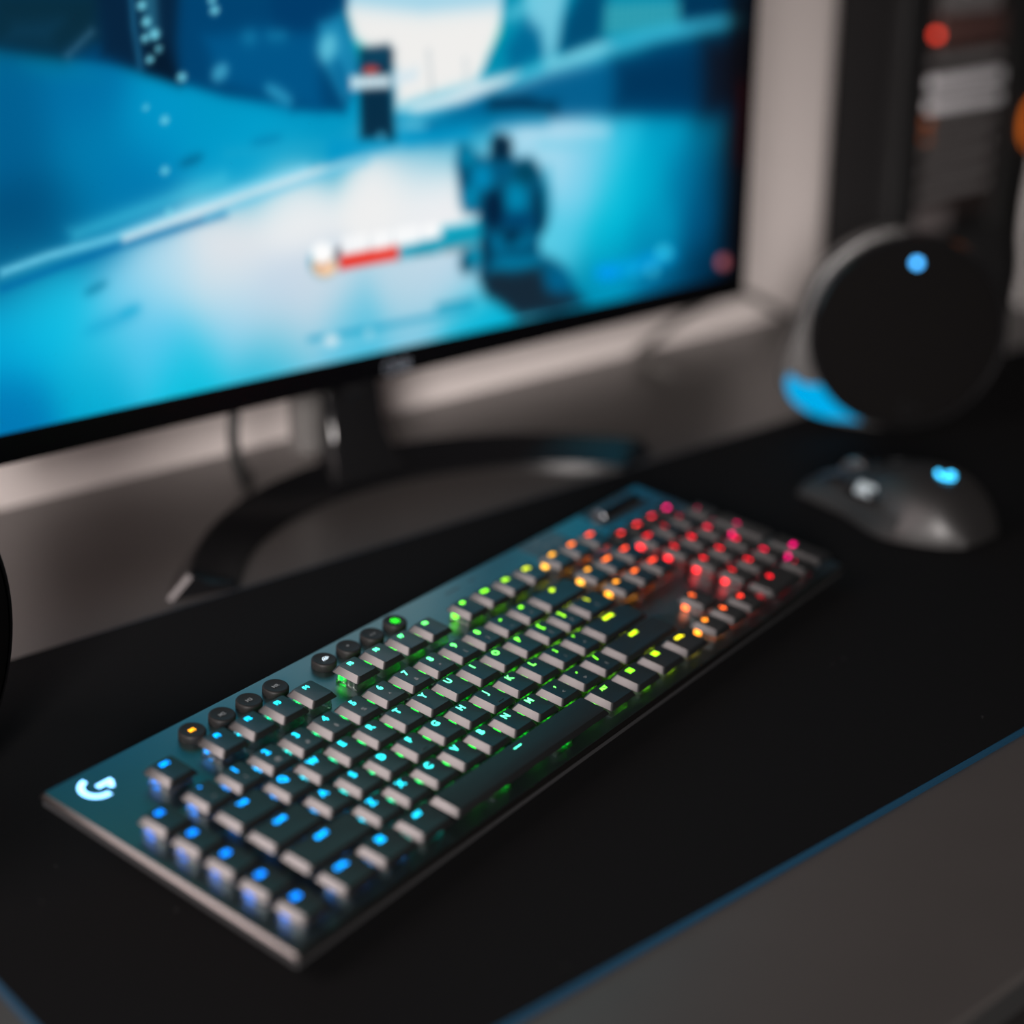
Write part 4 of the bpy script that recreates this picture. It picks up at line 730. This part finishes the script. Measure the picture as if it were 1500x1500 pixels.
def paint(gx, gz):
    P = np.array([(b[0], b[1]) for b in SCREEN_BASE]); C = np.array([b[2] for b in SCREEN_BASE]) / 255.0
    d2 = (gx[..., None] - P[:, 0]) ** 2 + (gz[..., None] - P[:, 1]) ** 2
    w = np.exp(-d2 / (2 * 17.0 ** 2)) + 1e-4 / (d2 + 400.0)
    img = (w[..., None] * C).sum(2) / w.sum(2)[..., None]
    for pts, col, soft, op in SCREEN_OPS:
        p = np.array(pts); lo = p.min(0) - 3 * soft; hi = p.max(0) + 3 * soft
        jj = np.where((gz[:, 0] >= lo[1]) & (gz[:, 0] <= hi[1]))[0]; ii = np.where((gx[0] >= lo[0]) & (gx[0] <= hi[0]))[0]
        if not len(jj) or not len(ii): continue
        sl = np.s_[jj[0]:jj[-1] + 1, ii[0]:ii[-1] + 1]; X, Z = gx[sl], gz[sl]
        dist = np.full(X.shape, 1e9); ins = np.zeros(X.shape, bool)
        for a, b in zip(p, np.roll(p, -1, 0)):
            e = b - a; L2 = max(e @ e, 1e-9)
            tt = np.clip(((X - a[0]) * e[0] + (Z - a[1]) * e[1]) / L2, 0, 1)
            dist = np.minimum(dist, np.hypot(X - a[0] - tt * e[0], Z - a[1] - tt * e[1]))
            cr = ((a[1] > Z) != (b[1] > Z))
            with np.errstate(divide='ignore', invalid='ignore'):
                xc = a[0] + (Z - a[1]) / (e[1] if abs(e[1]) > 1e-9 else 1e-9) * e[0]
            ins ^= cr & (X < xc)
        sd = np.where(ins, dist, -dist)
        k = (op / (1 + np.exp(-sd * 2.2 / soft)))[..., None]
        img[sl] = img[sl] * (1 - k) + np.array(col) / 255.0 * k
    return np.clip(img, 0, 1)

# ------------------------------------------------------------------ speakers
def speaker(cx, cy, rz, label, lit):
    t = empty('speaker', wp(cx, cy, 0), math.radians(rz))
    zc = 78.0
    def P(mb): mb.v = [(x, y, z + zc) for x, y, z in mb.v]; return mb
    fab = pbr('black speaker cloth', (.004, .0037, .0037), .9, spec=.03, bump=(1500, .3, (1, 1, 1)))
    P(MB().lathe([(0, -3.5), (30, -3.0), (55, -1.6), (68, .4), (70, 2.5), (70, 6)], 72, axis='y')).build('grille', fab, t)
    P(MB().lathe([(69.5, 20), (73.8, 9.5), (74.2, 12), (74, 20), (70, 42), (60, 66), (42, 86), (20, 96), (0, 98)], 72, axis='y')).build('shell', pbr('satin black shell', (.003, .003, .003), .6, spec=.1), t)
    half = [(-12, -76), (-51, -70), (-76, -60), (-88, -48), (-91, -36), (-87, -16), (-80, 7), (-72, 34), (-60, 52), (-39, 69), (-14, 78)]
    full = half + [(10, 70), (28, 56), (46, 28), (52, -4), (50, -26), (42, -42), (30, -58), (10, -74)]
    full = [(p[0], p[2]) for p in smooth_path([(x, 0, z) for x, z in full + full[:1]], 4)][:-1]
    ring = lambda s, y: [(x * s, y, -40 + (z + 40) * (s if z > -40 else 1) if s < 1 else z) for x, z in full]
    P(MB().loft([ring(.965, 11.5), ring(.99, 12.2), ring(1, 14), ring(1.0, 22), ring(.95, 50), ring(.72, 84), ring(.4, 98)])).build('stand', pbr('reflection-grey plastic', (.05, .048, .047), .3), t)  # base grey stands in for a reflection on glossy black plastic
    strip = [(-88, -40), (-85.5, -33), (-76, -39.5), (-65, -41.5), (-49.5, -39.5), (-42.5, -47.5), (-32, -56), (-9.5, -63.5), (-8.5, -70.5), (-28.5, -70), (-54.5, -67.3), (-72, -61), (-84, -51)]
    strip = [(p[0], p[2]) for p in smooth_path([(x, 0, z) for x, z in strip + strip[:1]], 4)][:-1]
    if lit:
        o = P(MB().prism(strip, 9.5, 13.5)).build('light_strip', emit('blue light strip', srgb(0, 162, 220), 1.15), t); o['label'] = 'glowing blue strip low on the stand'
        o = P(MB().lathe([(0, -4.2), (3.0, -4.0), (3.2, -2)], 20, c=(0, 0, 55), axis='y')).build('power_light', emit('power light', (.07, .42, .95), 4.6), t); o['label'] = 'small glowing blue light'
    P(MB().lathe([(69.5, 9), (70.2, 1.6), (72.5, 1.2), (74, 3), (74.5, 9), (73.6, 9.6)], 72, axis='y')).build('rim', M_GLOSS, t)
    e = MB(); logo_shape(e, 8, 2.8, .3); o = e.build('emblem', M_GLOSS, t, loc=Vector((4, -2.2, zc - 56)) * S); o.rotation_euler = (math.pi / 2, 0, 0)
    tag(t, label, 'speaker', 'round desktop speakers')

# ------------------------------------------------------------------ mouse
def mouse():
    t = empty('computer_mouse', wp(582, 148, 0), math.radians(-3))
    M_M = pbr('dark grey mouse plastic', (.010, .0095, .0095), .45, bump=(1200, .05, (1, 1, 1)))
    def itp(y, tab):
        for (a, va), (b, vb) in zip(tab, tab[1:]):
            if y <= b:
                k = tab.index((a, va)); u = max(0, (y - a) / (b - a)); h = b - a
                sl = lambda i: 0 if i in (0, len(tab) - 1) and tab is FL else (tab[min(i+1, len(tab)-1)][1] - tab[max(i-1, 0)][1]) / (tab[min(i+1, len(tab)-1)][0] - tab[max(i-1, 0)][0])
                m0, m1 = sl(k) * h, sl(k + 1) * h
                return (2*u**3-3*u*u+1)*va + (u**3-2*u*u+u)*m0 + (-2*u**3+3*u*u)*vb + (u**3-u*u)*m1
        return tab[-1][1]
    H = [(-66, 10), (-60, 20), (-45, 34), (-15, 40), (15, 33), (45, 21), (62, 14), (66, 10)]
    WL = [(-66, 17), (-55, 28), (-25, 35), (25, 31), (66, 27)]
    WR = [(-66, 16), (-58, 26), (-35, 34), (0, 33), (30, 32), (55, 33), (66, 27)]
    FL = [(-66, 0), (-20, 9), (24, 1), (66, 0)]
    def sf(y, th, off=0.0):
        n = 2.7; c, s = math.cos(th), math.sin(th)
        w = itp(y, WL) if c < 0 else itp(y, WR); h = itp(y, H)
        x = math.copysign(abs(c) ** (2 / n), c) * (w + off); z = 2 + abs(s) ** (2 / n) * (h - 2 + off)
        if c < 0: x -= itp(y, FL) * math.exp(-((z - 2) / 17) ** 2) - itp(y, [(-30, 0), (0, 4), (40, 5), (60, 2), (66, 0)]) * math.exp(-((z - 14) / 7) ** 2)
        return (x, y, z)
    th = [math.pi * (1 - k / 72) for k in range(73)]
    rings = []
    for y in [-66, -65, -62, -57] + list(range(-51, 60, 5)) + [61, 64, 66]:
        rings.append([sf(y, a) for a in th])
    MB().loft(rings).build('shell', M_M, t, ang=50)
    MB().rbox(-26, 26, -58, 58, 0, 2.4, 14, .5).build('glide_feet', M_BLACK, t)
    def patch(name, y0, y1, a0, a1, off, mat, n=12, m=10, skew=0.0):
        top, bot = [], []
        mb = MB(); rg = []
        for i in range(n + 1):
            y = y0 + (y1 - y0) * i / n
            rg.append([sf(y + skew * j / m, math.radians(a0 + (a1 - a0) * j / m), off) for j in range(m + 1)] + [sf(y + skew * j / m, math.radians(a0 + (a1 - a0) * j / m), -1.0) for j in reversed(range(m + 1))])
        return mb.loft(rg).build(name, mat, t, ang=40)
    patch('left_button', 8, 65, 150, 99, 1.1, M_M); patch('right_button', 8, 65, 81, 28, 1.1, M_M)
    patch('thumb_rest', -30, 52, 179, 163, .5, M_BLACK)
    patch('side_button', 6, 24, 160, 148, 1.8, M_GLOSS, 6, 4); patch('side_button', -14, 3, 160, 148, 1.8, M_GLOSS, 6, 4)
    o = MB().rbox(-5, 5, -10, 10, 0, 3, 2.5, .8).build('thumb_button', pbr('satin bright metal', (.8, .78, .8), .38, metal=1.0), t, loc=Vector((-29.5, 2, 23)) * S); o.rotation_euler = (math.radians(6), math.radians(-50), 0); o['label'] = 'bright metal button'
    patch('index_button', 40, 52, 140, 128, 1.8, M_GLOSS, 5, 4); patch('index_button', 26, 38, 140, 128, 1.8, M_GLOSS, 5, 4)
    MB().lathe([(6, -4), (11, -3.6), (12, -2.6), (12, 2.6), (11, 3.6), (6, 4)], 40, c=(0, 38, 18), axis='x').build('scroll_wheel', M_STEEL, t)
    MB().rbox(-4.5, 4.5, 2, 24, 24, 33.5, 2, .6).build('mode_button', M_GLOSS, t)
    e = MB(); logo_shape(e, 6.6, 2.4, .4)
    e.v = [(x, y, z - .006 * (x * x) ) for x, y, z in e.v]
    zz = sf(-34, math.pi / 2)[2]
    o = e.build('emblem', emit('mouse emblem', (.05, .55, 1.0), 4.5), t, loc=Vector((0, -34, zz + .8)) * S)
    o.rotation_euler = (math.radians(11), 0, 0); o['label'] = 'glowing cyan emblem'
    tag(t, 'dark grey gaming mouse with a glowing cyan emblem beside the right speaker', 'computer mouse')

# ------------------------------------------------------------------ computer tower
def tower():
    t = empty('computer_tower', wp(967, 450, -3), math.radians(4))
    body = pbr('black case steel', (.006, .006, .0065), .5, spec=.3)
    post = pbr('dark grey case frame', (.014, .014, .0145), .5, spec=.3)
    dull = pbr('dull vented steel', (.20, .19, .19), .45, metal=.7)
    H = 470
    b = MB(); b.box(0, 330, 14, 74, 8, H); b.build('case', body, t)
    f = MB(); f.rbox(0, 42, 0, 14.5, 6, H, 2, .8); f.build('rear_frame', post, t)
    MB().rbox(0, 14, -1.6, 2, 168, 240, 1, .4).build('side_latch', post, t)
    MB().rbox(42, 330, 0, 14.5, 6, 78, 2, .8).build('rear_frame', post, t)
    MB().box(196, 330, 2, 14.5, 78, H).build('side_panel', M_BLACK, t)
    for x in (12, 290): MB().rbox(x, x + 30, 20, 60, 0, 9, 3, 1).build('foot', M_BLACK, t)
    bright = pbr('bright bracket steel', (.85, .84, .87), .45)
    for k in range(8):
        z = 122 + 20.4 * k
        if k in (7,):
            continue
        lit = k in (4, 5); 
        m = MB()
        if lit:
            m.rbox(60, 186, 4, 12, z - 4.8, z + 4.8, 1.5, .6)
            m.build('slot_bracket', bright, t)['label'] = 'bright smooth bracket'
        else:
            m.box(60, 182, 8, 12, z - 4.8, z + 4.8)
            for i in range(24): m.rbox(61 + i * 5, 63.6 + i * 5, 5.5, 9, z - 4.4, z + 4.4, .5, .2)
            m.build('slot_bracket', dull, t)
    MB().box(44, 196, 11, 14.2, 92, H).build('slot_backing', pbr('warm shadowed steel', (.012, .007, .006), .6), t)  # shade between the brackets is put into this dark colour
    v = MB()
    for i in range(20): v.rbox(66 + i * 5, 69 + i * 5, 4, 12, 286, 330, .5, .2)
    v.build('port_shield', dull, t)
    MB().rbox(64, 180, 4, 11.5, 256, 284, 2, .6).build('connector_block', pbr('dark red connector block', (.09, .045, .04), .5), t)
    o = MB().lathe([(0, 1.5), (3.2, 1.8), (3.2, 6)], 16, c=(56, 0, 268), axis='y').build('status_light', emit('red status light', (1, .06, .03), 3.0), t); o['label'] = 'small glowing red light'
    for z, y, r, c, s in ((190, 9, 4.0, (1, .25, .06), .30), (176, 9, 3.0, (1, .25, .06), .25)):
        o = MB().lathe([(0, 1.5), (r, 1.8), (r, 6)], 16, c=(53, 0, z), axis='y').build('status_light', emit('dim orange light', c, s), t); o['label'] = 'dim orange light'
    MB().rbox(52, 110, 3, 12, 84, 108, 2, .6).build('power_inlet', pbr('grey inlet plate', (.11, .095, .095), .5), t)
    a = MB(); n = 40
    for i in range(n):
        pass
    a.loft([[((r) * math.cos(2*math.pi*k/n), y, r * math.sin(2*math.pi*k/n)) for k in range(n)] for r, y in ((25, 0), (25, 3), (18, 3), (18, 0))], cap0=False, cap1=False)
    o = a.build('fan_ring', emit('orange fan ring', (1, .22, .02), .9), t, loc=Vector((256, -1, 172)) * S); o['label'] = 'glowing orange ring'
    o = MB().lathe([(0, 0), (4, .3), (4, 4)], 16, c=(268, -1, 22), axis='y').build('status_light', emit('pale power light', (.25, .25, .5), .5), t); o['label'] = 'small pale bluish light'
    tag(t, 'black computer tower with slotted metal brackets behind the right speaker', 'computer')

def cables():
    m = pbr('grey cable rubber', (.085, .08, .075), .5); k = pbr('black cable rubber', (.02, .02, .02), .5)
    A = smooth_path([(708, 480, 2), (722, 533, 2), (746, 538, 11), (783, 538, 26), (828, 538, 37), (870, 538, 36), (906, 538, 19), (943, 530, 0), (985, 515, 0.2)], 8)
    o = MB().tube(A, 3.4).build('arched_cable', m, loc=wp(0, 0)); tag(o, 'grey cable arching over the desk along the wall beside the tower', 'cable')
    B = smooth_path([(262, 462, 150), (268, 462, 95), (270, 462, 66), (268, 462, 46), (272, 466, 24), (285, 480, 4), (300, 500, .5), (312, 530, .5)], 8)
    o = MB().tube(B, 4.0).build('hanging_cable', k, loc=wp(0, 0)); tag(o, 'dark cable hanging from the back of the monitor left of its neck', 'cable')
    W = smooth_path([(1158, 424, 0.5), (1146, 415, 42), (1134, 412, 76), (1134, 412, 106), (1142, 415, 132), (1160, 424, 150), (1186, 436, 156)], 8)
    o = MB().tube(W, 5).build('pale_cable', pbr('pale cable sleeve', (.5, .48, .47), .5), loc=wp(0, 0)); tag(o, 'pale sleeved cable standing in front of the tower at the frame edge', 'cable')

# ------------------------------------------------------------------ light
def lights():
    def area(name, loc, target, size, power, col, sy=None, spread=180):
        l = bpy.data.lights.new(name, 'AREA'); l.energy = power; l.color = col; l.size = size
        l.spread = math.radians(spread)
        if sy: l.shape = 'RECTANGLE'; l.size_y = sy
        o = bpy.data.objects.new(name, l); o.location = loc
        o.rotation_euler = (Vector(target) - Vector(loc)).to_track_quat('-Z', 'Y').to_euler(); link(o)
    area('left_lamp', wp(-680, 320, 640), wp(150, 120, 20), .5, 3.9, (1, .84, .82), sy=.75, spread=115)  # area lamp out of view at the left, inferred from bright keycap sides
    area('wall_fill', wp(-1850, -1780, 850), wp(620, 560, -280), .8, 8.2, (1, .93, .90), spread=34)  # unseen fill added to brighten the wall; narrow beam spares its upper part
    w = bpy.data.worlds.new('room'); SC.world = w; w.use_nodes = True
    w.node_tree.nodes['Background'].inputs[0].default_value = (.5, .46, .45, 1); w.node_tree.nodes['Background'].inputs[1].default_value = .015

def camera():
    c = bpy.data.cameras.new('camera'); o = bpy.data.objects.new('camera', c); link(o)
    c.sensor_fit = 'HORIZONTAL'; c.sensor_width = 36; c.lens = 36 * CAM_F / 1500
    R = Matrix(CAM_R); o.matrix_world = Matrix.Translation(wp(*CAM_C)) @ R.to_4x4()
    c.clip_start = .01; c.dof.use_dof = True; c.dof.focus_distance = .767; c.dof.aperture_fstop = 2.3
    SC.camera = o

room(); desk(); mat_mesh(); keyboard(); monitor()
speaker(724, 251, -40.5, 'round black speaker with a glowing blue strip beneath, standing behind the mouse', True)
speaker(-50, 200, 32, 'round black speaker cut off by the left frame edge, beside the mat corner', False)
mouse(); tower(); cables(); lights(); camera()
vs = SC.view_settings
vs.view_transform = 'Standard'; vs.look = 'None'; vs.exposure = 0.0; vs.gamma = 1.0; vs.use_curve_mapping = False
SC.cycles.use_denoising = True
SC.cycles.max_bounces = 8
SC.cycles.sample_clamp_indirect = 4.0
